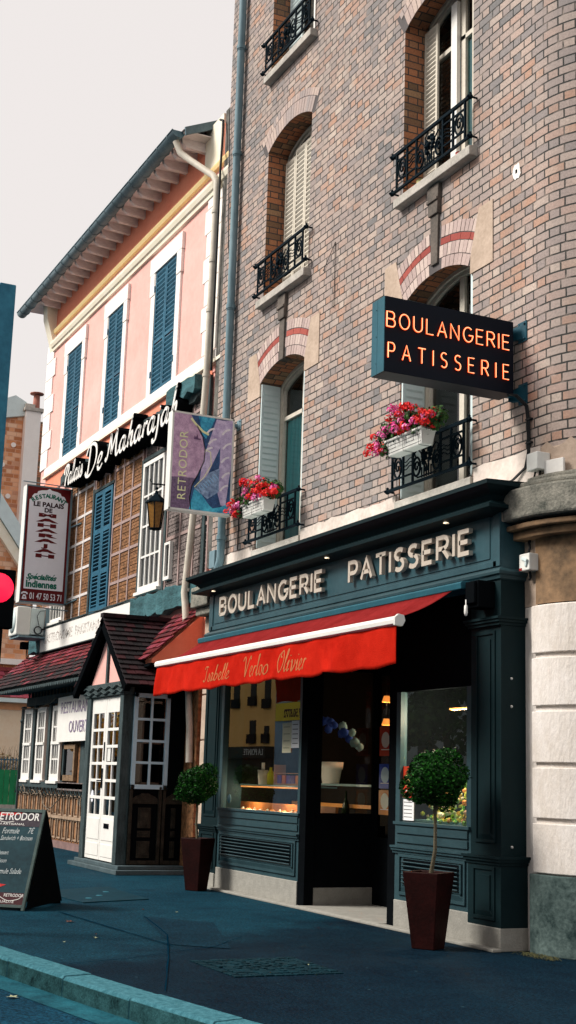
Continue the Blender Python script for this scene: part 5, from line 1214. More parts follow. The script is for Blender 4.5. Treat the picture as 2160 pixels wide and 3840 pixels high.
def whitewin(x0, x1, z0, z1, y, nx_, nz, par, mt=None, sill=True, dark=True, fw=.06, bw=.028, dirx=True):
    b = MB(); b.box(x0, x0+fw, y-.05, y+.02, z0, z1); b.box(x1-fw, x1, y-.05, y+.02, z0, z1); b.box(x0+fw, x1-fw, y-.05, y+.02, z0, z0+fw*1.3); b.box(x0+fw, x1-fw, y-.05, y+.02, z1-fw, z1)
    for i in range(1, nx_): x = x0+fw+(x1-x0-2*fw)*i/nx_; b.box(x-bw/2, x+bw/2, y-.04, y+.01, z0+fw, z1-fw)
    for j in range(1, nz): z = z0+fw+(z1-z0-2*fw)*j/nz; b.box(x0+fw, x1-fw, y-.038, y+.008, z-bw/2, z+bw/2)
    if sill: b.box(x0-.04, x1+.04, y-.11, y, z0-.06, z0)
    w_ = b.build('window', mt or M['white'], par, bevel=.003)
    g = MB(); g.add([(x0+.02, y-.012, z0+.02), (x1-.02, y-.012, z0+.02), (x1-.02, y-.012, z1-.02), (x0+.02, y-.012, z1-.02)], [(0, 1, 2, 3)]); g.build('pane', M['glass'], w_)
    if dark: g = MB(); g.box(x0+.01, x1-.01, y+.021, y+.03, z0+.01, z1-.01); g.build('backing', M['dark'] if dark is True else dark, w_)
    return w_
netb = mat('white net curtain behind glass', (.55, .60, .62), .8, .12, 3, .05, stretch=(6, 1, .4))
whitewin(X8(-24.12), X8(-22.93), Z8(4.95), Z8(7.5), YP-.02, 4, 4, PH, dark=netb, fw=.08, bw=.04)
whitewin(X8(-30.25), X8(-29.25), Z8(4.92), Z8(7.5), YP-.02, 4, 5, PH, dark=netb)
whitewin(X8(-22.70), X8(-22.40), Z8(5.02), Z8(5.72), YP-.03, 1, 1, PH, sill=False, fw=.05)
# rough timber beams
def rough(x0, x1, z0, z1, y0, y1, name, mt, seed, par=PH):
    rr = random.Random(seed); b = MB(); n = max(6, int((x1-x0)/.16)); V = []
    for i in range(n+1):
        x = x0+(x1-x0)*i/n; dzt, dzb, dy = rr.uniform(-.03, .03), rr.uniform(-.06, .035), rr.uniform(-.03, .03)
        V += [(x, y0+dy, z0+dzb), (x, y0+dy, z1+dzt), (x, y1, z1+dzt), (x, y1, z0+dzb)]
    f = [(i*4+k, i*4+(k+1) % 4, (i+1)*4+(k+1) % 4, (i+1)*4+k) for i in range(n) for k in range(4)]+[(3, 2, 1, 0), (n*4, n*4+1, n*4+2, n*4+3)]
    b.add(V, f); return b.build(name, mt, par, bevel=.01)
rough(X8(-30.0), X8(-21.15), Z8(8.16), Z8(8.40), YP-.10, YP, 'lintel_beam', M['timber'], 1)
rough(X8(-22.55), X8(-21.15), Z8(8.26), Z8(8.56), YP-.22, YP-.02, 'lintel_beam_end', M['tealbeam'], 8)
rough(X8(-24.15), X8(-20.9), Z8(4.42), Z8(4.82), YP-.16, YP, 'floor_beam', M['tealbeam'], 2); rough(PL, X8(-30.6), Z8(4.3), Z8(4.72), YP-.14, YP, 'floor_beam', M['tealbeam'], 3)
b = MB(); b.box(X8(-30.6), X8(-24.15), YP-.03, YP, 4.0, Z8(4.9)); b.build('fascia_board', M['timber'], PH)
# ---- tiled canopy
def tiles(b, A, B_, C_, D_, nu, nv, th=.018, m=0, seed=1, rowm=0):
    """tile courses on quad A-B (eave, left to right), D-C (top)"""
    rr = random.Random(seed); A, B_, C_, D_ = map(Vector, (A, B_, C_, D_)); nrm = (B_-A).cross(D_-A).normalized()
    if nrm.z < 0: nrm = -nrm
    for j in range(nv):
        for i in range(nu):
            off = .5 if j % 2 else 0
            u0, u1 = max(0, (i+off-.5)/nu*1.0), min(1, (i+off+.5)/nu)
            if u1-u0 < .004: continue
            v0, v1 = (j-.12)/nv, (j+1)/nv
            def P(u, v): return (A+(B_-A)*u)*(1-v)+(D_+(C_-D_)*u)*v
            g = (u1-u0)*.03; l0 = th*(1.6+rr.uniform(-.2, .5)); l1 = th*.3
            p = [P(u0+g, v0), P(u1-g, v0), P(u1-g, v1), P(u0+g, v1)]; o = [l0, l0, l1, l1]
            b.hexa([tuple(q+nrm*(k-th)) for q, k in zip(p, o)]+[tuple(q+nrm*k) for q, k in zip(p, o)], 1 if (rowm and rr.random() < (.92 if j < rowm else (.35 if j == rowm else .04))) else m)
CE, CT = 3.40, 4.20
b = MB(); xa, xb = -32.3, -22.3
tiles(b, (xa-.3, 7.52, CE), (xb, 7.52, CE), (xb, YP-.02, CT), (xa+.9, YP-.02, CT), 52, 9, seed=5, rowm=4)
b.build('canopy_tiles', [M['tile'], M['tiled']], PH)
b = MB(); b.hexa([(xa-.25, 7.56, CE-.06), (xb, 7.56, CE-.06), (xb, YP, CE-.06), (xa+.3, YP, CE-.06), (xa-.25, 7.56, CE-.03), (xb, 7.56, CE-.03), (xb, YP, CT-.06), (xa+.9, YP, CT-.06)]); b.build('canopy_deck', M['timber'], PH)
b = MB(); nscal = 60
for i in range(nscal):
    x = xa+(xb-xa)*i/nscal; w_ = (xb-xa)/nscal; b.prism([(x+w_/2+w_/2*math.cos(PI+a*PI/5), CE-.05+.07*math.sin(PI+a*PI/5)) for a in range(6)], lambda p, q, t: (p, t, q), 7.53, 7.55)
b.build('scalloped_board', M['timber'], PH)
# ---- ground floor wall with sash windows
gy = YP
lat = MB(); lat.box(PL, -22.4, gy+.0, gy+.03, .12, 3.35); lat.build('lower_wall', M['carved'], PH)
b = MB(); b.box(PL, -22.4, gy-.06, gy, -.01, .14); b.build('pink_base', mat('pinkish base stone', (.22, .14, .13), .8, .3, 4, .3), PH)
b = MB(); b.box(PL-.02, -22.4, gy-.09, gy, Z3(3.04), Z3(3.24)); b.box(X3(-31.7), -22.4, gy-.10, gy, Z3(1.20), Z3(1.33))
for x in (-31.62, -30.55, -29.25, -28.05): b.box(X3(x)-.10, X3(x)+.07, gy-.08, gy, Z3(1.3), Z3(3.06))
for i in range(30): x = X3(-31.3)+i*.26; b.box(x-.03, x+.03, gy-.04, gy, Z3(3.24), Z3(3.5))
b.build('timber_frame', M['timber'], PH, bevel=.01)
for a in (-31.45, -30.32, -29.06):
    x0_, x1_ = X3(a), X3(a)+.70; w_ = whitewin(x0_, x1_, Z3(1.36), Z3(2.98), gy-.02, 3, 4, PH, fw=.11, bw=.035)
    b = MB(); b.box(x0_+.05, x1_-.02, gy-.09, gy-.07, Z3(2.14), Z3(2.20)); b.build('meeting_rail', M['white'], w_)
# carved balustrade panels
cb = MB(); zt, zb = Z3(1.19), .14; x = X3(-31.8); k = 0
while x < -22.5:
    for (za, zc) in ((zb+.05, zb+.46), (zb+.52, zb+.92)):
        cb.box(x+.02, x+.055, gy-.035, gy, za, zc); cb.box(x+.25, x+.285, gy-.035, gy, za, zc)
        cb.box(x+.055, x+.25, gy-.03, gy, za, za+.03); cb.box(x+.055, x+.25, gy-.03, gy, zc-.03, zc)
        cb.box(x+.09, x+.215, gy-.014, gy, za+.06, zc-.06, 1)
    cb.ball((x+.037, gy-.035, zb+.04), .022, n=5); cb.ball((x+.267, gy-.035, zb+.04), .022, n=5)
    x += .38; k += 1
cb.box(X3(-31.8), -22.4, gy-.055, gy, zb+.455, zb+.515); cb.box(X3(-31.8), -22.4, gy-.055, gy, zb+.92, zb+.96)
cb.build('carved_balustrade', [M['latticel'], mat('orange brown carved field', (.20, .09, .035), .7, .4, 10, .6, rgb2=(.50, .25, .12))], PH)
b = MB(); x = X3(-31.7)
while x < -22.6:
    b.tube([(x+.22*k/8, gy-.09, Z3(1.22)-.14*math.sin(PI*k/8)) for k in range(9)], .012, 5); b.tube([(x, gy-.09, Z3(1.22)), (x+.04, gy-.10, Z3(1.12)), (x-.03, gy-.10, Z3(1.06))], .016, 5); x += .29
b.build('carved_fringe', M['timber'], PH)
b = MB(); rr = random.Random(9)
for (xa_, za_, xb_, zb_) in ((-30.6, 1.25, -29.9, 1.1), (-29.8, 1.15, -28.9, 1.2), (-29.2, 1.15, -28.2, .75), (-28.3, .8, -27.4, 1.2), (-31.2, 3.0, -28.3, 3.12), (-28.3, 3.1, -26.8, 3.2)):
    b.tube([(xa_+(xb_-xa_)*k/10, gy-.13+.02*math.sin(k), za_+(zb_-za_)*k/10-.10*math.sin(PI*k/10)+rr.uniform(-.02, .02)) for k in range(11)], .012, 5)
b.build('bare_vine_and_cable', mat('bare vine', (.16, .13, .10), .8), PH)
b = MB(); b.box(X3(-26.0), -24.9, gy-.06, gy-.02, 1.36, 2.15); b.box(X3(-28.25), -24.9, gy-.10, gy-.02, 1.18, 1.34); b.build('menu_case', M['carvedk'], PH)
w_ = whitewin(X3(-28.15), X3(-27.2), Z3(1.37), Z3(2.12), gy-.03, 1, 1, PH, mt=M['lattice'], sill=False, fw=.09)
b = MB(); b.box(X3(-27.0), -22.5, gy-.02, gy, .9, 3.0); b.build('timber_cladding', M['timber'], PH)
# ---- gabled porch with glazed double door
qx0, qx1, qy = -22.45, -20.58, 7.02; qc = -21.52
b = MB(); b.box(qx0-.35, -20.22, 6.88, YP, 0, .07); b.box(qx0-.2, -20.35, 6.95, YP, .07, .13); b.build('porch_step', mat('porch step stone', (.06, .09, .10), .7, .3, 5, .3), PH, bevel=.008)
b = MB()
for a, c in ((qx0-.08, qx0+.14), (qx1-.18, qx1)): b.box(a, c, qy-.04, qy+.14, .13, 2.93)
b.box(qx0-.15, qx1+.03, qy-.06, qy+.12, 2.80, 3.02); b.box(qx1-.10, qx1, YP-.1, YP, .1, 3.0)
b.box(qc-.045, qc+.045, qy-.05, qy+.02, 3.0, 3.98)
b.build('porch_posts', M['timber'], PH, bevel=.012)
b = MB()
for zo in (2.94, 2.86): b.tube([(qx0-.15+(qx1-qx0+.2)*k/24, qy-.08, zo+.025*math.sin(k*1.3)) for k in range(25)], .014, 5)
b.build('porch_garland', M['timber'], PH)
b = MB(); b.prism([(qx0, 2.98), (qx1, 2.98), (qc, 4.02)], lambda p, q, t: (p, t, q), qy-.01, qy+.05); b.build('gable_infill', M['pink'], PH)
AY = 6.84; az = 4.13; ez = 2.93; exl, exr = -23.0, -20.10
b = MB(); tiles(b, (exr, AY, ez), (exr, YP, ez), (qc, YP, az), (qc, AY, az), 9, 14, seed=7, m=0)
tiles(b, (exl, YP, ez), (exl, AY, ez), (qc, AY, az), (qc, YP, az), 9, 14, seed=8)
for k in range(7): b.obox((qc, AY+.1+k*.2, az+.03), (.08, 0, 0), (0, .105, 0), (0, 0, .035))
b.build('porch_roof_tiles', M['tiled'], PH)
b = MB()
for ex_ in (exl, exr):
    d = Vector((qc-ex_, 0, az-ez)); dn = d.normalized(); nn = Vector((-dn.z, 0, dn.x)) if dn.x > 0 else Vector((dn.z, 0, -dn.x))
    c_ = Vector(((qc+ex_)/2, AY+.05, (az+ez)/2))-nn*.085
    b.obox(c_, dn*(d.length/2), (0, .05, 0), nn*.06)
    b.obox(Vector(((qc+ex_)/2, (AY+YP)/2, (az+ez)/2))-nn*.035, dn*(d.length/2), (0, (YP-AY)/2-.02, 0), nn*.012)
b.build('barge_boards', M['black'], PH)
# door
dx0, dx1 = qx0+.14, qx1-.18; mid = (dx0+dx1)/2
def doorleaf(a, c, extra):
    b = MB(); z0, z1 = .15, 2.79; st = .10
    b.box(a, a+st, qy, qy+.05, z0, z1); b.box(c-st, c, qy, qy+.05, z0, z1); b.box(a+st, c-st, qy, qy+.05, z1-.26, z1); b.box(a+st, c-st, qy, qy+.05, z0, z0+.72)
    b.box(a+.06, c-.06, qy-.008, qy, z0+.06, z0+.26); b.box(a+.06, c-.06, qy-.008, qy, z0+.32, z0+.66)
    gz0, gz1 = z0+.72, z1-.26
    for j in range(1, 6): z = gz0+(gz1-gz0)*j/6; b.box(a+st, c-st, qy+.002, qy+.045, z-.024, z+.024)
    x = (a+c)/2; b.box(x-.018, x+.018, qy+.004, qy+.04, gz0, gz1)
    d = b.build('door_leaf', M['white'], PH, bevel=.004)
    g = MB(); g.add([(a+st, qy+.025, gz0), (c-st, qy+.025, gz0), (c-st, qy+.025, gz1), (a+st, qy+.025, gz1)], [(0, 1, 2, 3)]); g.build('pane', M['shopglass'], d)
    return d
dl = doorleaf(dx0, mid-.004, 0); dr = doorleaf(mid+.004, dx1, 1)
b = MB(); b.box(mid-.05, mid-.02, qy-.02, qy, 1.30, 1.62); b.tube([(mid-.035, qy-.02, 1.42), (mid-.035, qy-.06, 1.42), (mid-.14, qy-.06, 1.42)], .010, 6); b.box(mid-.02, mid+.02, qy-.012, qy, 1.75, 2.05); b.build('door_handle', M['iron'], dl)
b = MB(); b.box(mid+.2, mid+.46, qy-.014, qy, .66, .74); b.build('letter_slot', M['black'], dr)
b = MB(); b.prism([(dx0+.19+.07*math.cos(a*PI/8), 1.16+.10*math.sin(a*PI/8)) for a in range(16)], lambda p, q, t: (p, t, q), qy+.016, qy+.020); b.build('oval_sticker', M['signpale'], dl)
b = MB(); b.box(mid+.12, mid+.27, qy+.015, qy+.02, 1.74, 2.0); b.build('notice', M['plastic'], dr)
b = MB(); backbox(b, dx0, dx1, .13, 2.8, qy+.1, 1.0); b.build('porch_interior', M['dark'], PH)
# porch side wall with white window and carved panels (faces the camera side)
b = MB(); b.box(qx1-.04, qx1-.01, qy+.14, YP, .10, 2.93); b.build('porch_side', M['black'], PH)
b = MB(); wz0, wz1, wy0, wy1 = 1.31, 2.83, 7.16, 7.78; fx = qx1-.01
b.box(fx, fx+.045, wy0, wy0+.07, wz0, wz1); b.box(fx, fx+.045, wy1-.07, wy1, wz0, wz1); b.box(fx, fx+.045, wy0, wy1, wz0, wz0+.07); b.box(fx, fx+.045, wy0, wy1, wz1-.07, wz1); b.box(fx, fx+.035, (wy0+wy1)/2-.02, (wy0+wy1)/2+.02, wz0, wz1)
for j in range(1, 4): z = wz0+.07+(wz1-wz0-.14)*j/4; b.box(fx, fx+.033, wy0, wy1, z-.02, z+.02)
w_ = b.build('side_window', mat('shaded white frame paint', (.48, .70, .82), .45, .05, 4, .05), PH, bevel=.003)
b = MB(); b.add([(fx+.012, wy0, wz0), (fx+.012, wy1, wz0), (fx+.012, wy1, wz1), (fx+.012, wy0, wz1)], [(0, 1, 2, 3)]); b.build('pane', M['glass'], w_)
b = MB()
for a, c in ((qy+.14, 7.70), (7.72, 8.12)):
    b.box(fx, fx+.05, a, a+.05, .14, 1.30); b.box(fx, fx+.05, c-.05, c, .14, 1.30); b.box(fx, fx+.03, a, c, .14, .20); b.box(fx, fx+.03, a, c, 1.08, 1.12)
    b.ball((fx+.03, a+.025, 1.33), .03, n=6); b.ball((fx+.03, c-.025, 1.33), .03, n=6)
    n_ = 8; b.prism([(a+.05, 1.12)]+[(a+.05+(c-a-.1)*k/n_, 1.15+.09*math.sin(PI*k/n_)+.012*(k % 2)) for k in range(n_+1)]+[(c-.05, 1.12)], lambda p, q, t: (t, p, q), fx, fx+.02)
    for z0_, z1_ in ((.24, .50), (.56, .66), (.70, 1.02)):
        b.box(fx, fx+.02, a+.16, c-.16, z0_, z1_); b.box(fx+.02, fx+.032, a+.19, c-.19, z0_+.04, z1_-.04)
b.build('carved_side_panel', mat('blackened carved wood', (.010, .010, .007), .7, .4, 8, .5, rgb2=(.05, .042, .03)), PH, bevel=.004)
# right canopy piece beside the porch and brown corner post
b = MB(); tiles(b, (-21.2, 7.22, 3.36), (-20.18, 7.22, 3.36), (-20.18, YP-.02, 4.27), (-21.6, YP-.02, 4.27), 8, 9, seed=11); b.build('canopy_tiles', M['tile'], PH)
b = MB(); b.prism([(7.30, 3.30), (YP, 3.30), (YP, 4.20), (7.30, 3.36)], lambda y, z, t: (t, y, z), -21.3, -20.24); b.build('canopy_gable', M['pinkup'], PH)
b = MB(); b.prism([(7.24, 3.24), (7.9, 3.24), (YP, 3.30), (7.28, 3.30)], lambda y, z, t: (t, y, z), -21.2, -20.22); b.build('canopy_soffit', M['black'], PH)
b = MB(); b.box(-20.56, -20.05, YP-.14, YP, .1, 3.3); b.build('carved_corner_post', M['carved'], PH)
b = MB(); b.box(-20.56, -19.3, YP-.03, YP+.02, 2.0, 4.8); b.build('coral_return', M['pinkup'], PH)
# ------------------------------------------------------------------ raised script lettering over the restaurant
t0 = thing('restaurant_lettering', 'white flowing script lettering with deep black sides running along the restaurant front', 'sign', (-25.7, 8.1, 8.0))
ly = YP-.10
bw, bk = MB(), MB()
for word, a, c, z, h in (('Palais', -29.98, -28.5, 8.15, .44), ('De', -28.25, -27.05, 8.05, .62), ('Maharajah', -26.8, -22.55, 8.13, .52)):
    a, c = a*.9405, c*.9405; z = 1.5+(z-1.5)*.9405
    for st in script(word, c-a, h, .06):
        P = [(a+p+q*.12, z+q) for p, q in st]; ws = pen(st, .078 if word != 'Palais' else .066)
        bw.ribbon(P, ws, frY(ly), .202, .21); bk.ribbon(P, [w_+.05 for w_ in ws], frY(ly), -.08, .20)
bk.build('black_returns', M['black'], t0); bw.build('white_faces', M['white'], t0)
# ------------------------------------------------------------------ white banner sign with worn letters
t0 = thing('worn_banner_sign', 'long white sign board with worn dark capitals above the tiled canopy', 'sign', (-26.8, 8.1, 4.3))
bx0, bx1, bz0, bz1 = X8(-30.62), X8(-24.18), 4.21, Z8(4.80)
b = MB(); b.box(bx0, bx1, YP-.14, YP-.03, bz0, bz1); b.build('board', M['white'], t0, bevel=.006)
b = MB(); b.box(bx0-.02, bx1+.02, YP-.15, YP-.02, bz1, bz1+.02); b.tube([(bx0+(bx1-bx0)*k/20, YP-.16, bz1+.03+.012*math.sin(k*1.7)) for k in range(21)], .010, 5); b.box(bx0-.02, bx1+.02, YP-.15, YP-.02, bz0-.02, bz0); b.build('board_edge', M['timber'], t0)
m, t, bs, out = newmat('worn sign print')
n1 = t.noise(22, 4); t.l.new(t.mix(t.ramp(n1, [(.44, 0.), (.52, 1.)]), (.14, .09, .07), (.74, .72, .68)), bs.inputs['Base Color']); bs.inputs['Roughness'].default_value = .6
b = MB(); text(b, 'GASTRONOMIE  PAKISTANAISE', lambda p, q, d: (bx0+.28+p, YP-.14-d, bz0+.17+q), .30, .0005, .003, 0, sx=1.07, bold=.002); b.build('worn_lettering', m, t0)
# ------------------------------------------------------------------ paper poster RESTAURANT OUVERT
t0 = thing('open_poster', 'white paper poster with purple outlined capitals beside the porch door', 'poster', (-25.6, 8.0, 2.2))
ox0, ox1, oz0, oz1 = X3(-28.35), -24.6, 2.18, 3.10
b = MB(); b.add([(ox0, YP-.16, oz0-.01), (ox1, YP-.16, oz0), (ox1, YP-.16, oz1+.06), (ox0+.02, YP-.17, oz1)], [(0, 1, 2, 3)]); o = b.build('paper', M['white'], t0); o.modifiers.new('t', 'SOLIDIFY').thickness = .003
b = MB(); pl = mat('purple print', (.16, .08, .22), .6, .3, 30, 0, rgb2=(.45, .40, .52))
text(b, 'RESTAURANT', lambda p, q, d: (ox0+.25+p, YP-.168-d, 2.76+q), .34, .0005, .003, 0, sx=1.05); text(b, 'OUVERT', lambda p, q, d: (ox0+.9+p, YP-.168-d, 2.36+q), .34, .0005, .003, 0, sx=1.0); b.build('lettering', pl, t0)
# ------------------------------------------------------------------ hanging restaurant sign
t0 = thing('restaurant_blade_sign', 'tall white framed restaurant sign with maroon border, green and maroon lettering and phone number', 'sign', (-28.3, 7.6, 5.1))
sx_ = -28.2; sy0, sy1, sz0, sz1 = 7.08, 8.12, 5.12, 7.72
dz = sz1-sz0
b = MB(); b.box(sx_-.30, sx_-.003, sy0, sy1, sz0, sz1); b.build('sign_case', M['plastic'], t0, bevel=.01)
b = MB(); b.box(sx_-.004, sx_+.004, sy0, sy1, sz1-.03, sz1); b.box(sx_-.004, sx_+.004, sy0, sy1, sz0, sz0+.03); b.box(sx_-.004, sx_+.004, sy0, sy0+.02, sz0, sz1); b.box(sx_-.004, sx_+.004, sy1-.045, sy1, sz0, sz1); b.tube([(sx_+.05, sy0-.1, sz1+.05), (sx_+.05, sy1+.05, sz1+.03)], .012, 6); b.tube([(sx_+.05, sy0-.1, sz0-.08), (sx_+.05, sy1+.05, sz0-.12)], .012, 6); b.build('frame', M['zinc'], t0)
fs = lambda p, q, d: (sx_+d, sy0+p, sz0+q)
Wd, Hd = sy1-sy0, dz
b = MB(); b.prism([(.02, .03), (Wd-.045, .03), (Wd-.045, Hd-.03), (.02, Hd-.03)], fs, -.002, 0.0, 0)
xl, xr = .075, Wd-.095; zt = Hd-.33; c = (xl+xr)/2
arch = [(xl, .30), (xr, .30), (xr, zt-.04)]+[(xr-.07+.07*math.cos(math.radians(270-a)) , zt+.03-.0+.07*math.sin(math.radians(270-a))) for a in (0,)]
arch = [(xl, .30), (xr, .30), (xr, zt), (xr-.05, zt+.03), (xr-.06, zt+.09), (xr-.10, zt+.14), (xr-.16, zt+.15), (xr-.18, zt+.20), (xr-.26, zt+.23), (c+.06, zt+.245), (c, zt+.28), (c-.06, zt+.245), (xl+.26, zt+.23), (xl+.18, zt+.20), (xl+.16, zt+.15), (xl+.10, zt+.14), (xl+.06, zt+.09), (xl+.05, zt+.03), (xl, zt)]
b.prism(arch, fs, .0005, .0025, 1)
# curved RESTAURANT
word = 'RESTAURANT'
for i, ch in enumerate(word):
    a = (i-4.5)/4.5; cx = c+a*.33; cz = zt+.075-.10*a*a; ro = -a*.62
    text(b, ch, lambda p, q, d, cx=cx, cz=cz, ro=ro: fs(cx+p*math.cos(ro)-q*math.sin(ro), cz+p*math.sin(ro)+q*math.cos(ro), d), .125, .003, .005, 2, align='C', bold=.006)
text(b, 'LE PALAIS', lambda p, q, d: fs(c+p, zt-.13+q, d), .142, .003, .005, 3, sx=1.12, align='C', bold=.006)
text(b, 'DE', lambda p, q, d: fs(c+p, zt-.25+q, d), .13, .003, .005, 3, align='C', sx=1.1, bold=.006)
for i, ch in enumerate('MAHARAJAH'):
    z = zt-.355-i*.113; wd_ = 5.6 if ch not in 'JM' else (3.6 if ch == 'J' else 4.9)
    text(b, ch, lambda p, q, d, z=z, wd_=wd_: fs(c-.01+p*wd_, z+q, d), .105, .003, .005, 0, align='C', bold=.007)
for st in []: pass
text(b, 'Specialites', lambda p, q, d: fs(xl+.04+p, .52+q, d), .165, .003, .005, 2, shear=.4, sx=.96, bold=.007)
for pre in ('Sp', 'Specialit'):   # acute accents
    w0_ = textwidth(pre, .165, .96, .4); b.ribbon([(xl+.04+w0_+.055, .52+.095), (xl+.04+w0_+.085, .52+.13)], .016, fs, .003, .005, 2)
text(b, 'Indiennes', lambda p, q, d: fs(xl+.04+p, .345+q, d), .205, .003, .005, 2, sx=.88, bold=.009)
text(b, '01 47 50 53 71', lambda p, q, d: fs(.215+p, .085+q, d), .20, .003, .005, 1, sx=.60, bold=.002)
# telephone pictogram
b.prism([(.05, .07), (.16, .07), (.145, .13), (.13, .17), (.08, .17), (.065, .13)], fs, .003, .005, 1); b.prism([(.03, .18), (.04, .215), (.08, .235), (.13, .235), (.17, .215), (.18, .18), (.15, .175), (.14, .20), (.07, .20), (.06, .175)], fs, .003, .005, 1)
b.prism([(.105+.018*math.cos(a*PI/5), .115+.018*math.sin(a*PI/5)) for a in range(10)], fs, .0052, .006, 0)
b.build('printed_face', [M['signred'], M['signpale'], M['green'], M['ink']], t0)
b = MB(); b.tube([(sx_-.15, sy1, 6.87), (sx_+.6, YP-.02, 6.87)], .018, 6); b.tube([(sx_-.15, sy1, 5.15), (sx_+.6, YP-.02, 5.20)], .018, 6)
b.build('stay_bracket', M['zinc'], t0)
# ------------------------------------------------------------------ wall lantern
t0 = thing('wall_lantern', 'old black iron lantern with amber ribbed glass on the restaurant wall', 'lantern', (-21.8, 7.8, 5.7))
lc = (-21.80, 7.80)
def rg(r, z): return [(lc[0]+r*math.cos(PI/6+k*PI/3), lc[1]+r*math.sin(PI/6+k*PI/3), z) for k in range(6)]
g = MB(); v = rg(.10, 5.80)+rg(.165, 6.25); g.add(v, [(i, (i+1) % 6, 6+(i+1) % 6, 6+i) for i in range(6)])
m_, t, bs, out = newmat('amber ribbed glass'); wv = t.new('ShaderNodeTexWave'); wv.bands_direction = 'Z'; wv.inputs['Scale'].default_value = 14; t.l.new(t.coord(), wv.inputs[0])
t.l.new(t.mix(wv.outputs[1], (.10, .045, .01), (.50, .24, .05)), bs.inputs['Base Color']); bs.inputs['Roughness'].default_value = .25; bs.inputs['Transmission Weight'].default_value = .25
g.build('glass_body', m_, t0)
b = MB()
for k in range(6): b.tube([rg(.103, 5.79)[k], rg(.168, 6.26)[k]], .011, 5)
for r, z in ((.105, 5.79), (.17, 6.26)): b.tube(rg(r, z), .013, 5, closed=True)
b.lathe((lc[0], lc[1], 0), [(.20, 6.25), (.19, 6.28), (.06, 6.40), (.035, 6.42), (.03, 6.47), (0, 6.48)], 6, smooth=False); b.lathe((lc[0], lc[1], 0), [(0, 5.76), (.08, 5.77), (.11, 5.80)], 6, smooth=False)
b.tube([(lc[0], lc[1], 6.46), (lc[0], lc[1], 6.60)], .010, 6); b.ball((lc[0], lc[1], 6.52), .03, n=6); b.tube([(lc[0]-.05, lc[1]-.08, 6.60), (lc[0], lc[1], 6.60), (lc[0]-.0, YP, 6.60)], .014, 6)
b.tube([(lc[0], lc[1]-.1, 6.62+.0), (lc[0], lc[1]-.14, 6.65), (lc[0], lc[1]-.12, 6.68)], .008, 5)
b.tube([(lc[0]-.17, lc[1]-.02, 6.24), (lc[0]-.22, lc[1]-.04, 6.05), (lc[0]-.2, lc[1]-.03, 5.92), (lc[0]-.13, lc[1], 5.80)], .007, 4)
b.build('iron_cage', M['iron'], t0)
# ------------------------------------------------------------------ air conditioner
t0 = thing('air_conditioner', 'white outdoor air conditioning unit under the tall restaurant sign', 'air conditioner', (-29.8, 7.8, 4.5))
b = MB(); b.box(-30.25, -29.55, 7.40, 7.72, 4.55, 5.20); b.build('casing', M['plastic'], t0, bevel=.03)
b = MB(); b.box(-30.2, -29.58, 7.72, 8.05, 4.58, 5.18); b.build('rear_casing', M['shgrey'], t0, bevel=.01)
b = MB(); b.lathe((0, 0, 0), [(0, 0), (.26, 0), (.26, .012), (0, .012)], 24)
for k in range(5): b.tube([(.05+.045*k*math.cos(a*PI/8), (.05+.045*k)*math.sin(a*PI/8) if False else (.05+.045*k)*math.sin(a*PI/8), .014) for a in range(1)], .003, 3) if False else None
o = b.build('fan_grille', M['shgrey'], t0, local=True); o.rotation_euler.x = PI/2; o.location = Vector((-29.9, 7.398, 4.87))-OFF[t0.name]
b = MB(); b.tube([(-29.545, 7.90+.085*math.cos(a*PI/8), 4.68+.085*math.sin(a*PI/8)) for a in range(16)], .014, 6, closed=True); b.tube([(-29.545, 7.92, 4.77), (-29.545, 7.86, 5.0), (-29.545, 7.92, 5.12), (-29.545, 8.05, 5.14)], .008, 5); b.tube([(-29.545, 7.97, 4.70), (-29.5, 8.1, 4.74), (-29.4, 8.18, 4.75)], .02, 6); b.build('coiled_hose', M['cable'], t0)
b = MB(); b.box(-30.3, -29.5, 7.45, YP, 4.50, 4.54); b.box(-29.56, -29.52, 8.05, YP-.02, 4.4, 5.2); b.build('bracket', M['zinc'], t0)
t0 = thing('security_floodlight', 'small dark floodlight on a bent arm under the air conditioner', 'floodlight', (-30.0, 7.8, 4.2))
b = MB(); b.box(-30.15, -29.95, 7.66, 7.82, 4.28, 4.44); b.tube([(-30.05, 7.8, 4.28), (-30.05, 7.8, 4.08), (-30.05, YP, 4.05)], .014, 6); b.tube([(-30.05, 7.75, 4.02), (-30.05, 7.8, 3.9), (-30.05, 7.95, 3.88), (-30.05, 8.02, 3.98)], .008, 5); b.build('lamp_head', M['black'], t0, bevel=.01)
# ------------------------------------------------------------------ chalkboard A-frame
t0 = thing('chalkboard_stand', 'black folding chalkboard stand with red headed menu and white chalk writing', 'chalkboard', (-15.75, 4.15, 0))
nrm = Vector((.79, -.61, 0)); ed = Vector((.61, .79, 0)); BR_ = Vector((-15.06, 4.08, 0)); BL_ = BR_-ed*.78
apexR = BR_-nrm*.47+Vector((0, 0, 1.09)); apexL = BL_-nrm*.47+Vector((0, 0, 1.09)); backR = BR_-nrm*1.12; backL = BL_-nrm*1.12
up_ = (apexR-BR_).normalized(); HH = (apexR-BR_).length; fn_ = ed.cross(up_).normalized()
if fn_.dot(nrm) < 0: fn_ = -fn_
def fA(p, q, d): v = BL_+ed*p+up_*q+fn_*d; return tuple(v)
b = MB(); Wb = .78
for a, c, e, f in ((0, .035, 0, HH), (Wb-.035, Wb, 0, HH), (.035, Wb-.035, .03, .065), (.035, Wb-.035, HH-.04, HH)): b.prism([(a, e), (c, e), (c, f), (a, f)], fA, -.022, .012)
b.build('front_frame', mat('grey green frame wood', (.05, .08, .075), .6, .3, 8, .1), t0, bevel=.003)
b = MB(); P0 = [(.03, .05), (Wb-.03, .05), (Wb-.03, HH-.03), (.03, HH-.03)]; b.prism(P0, fA, -.014, 0, 0)
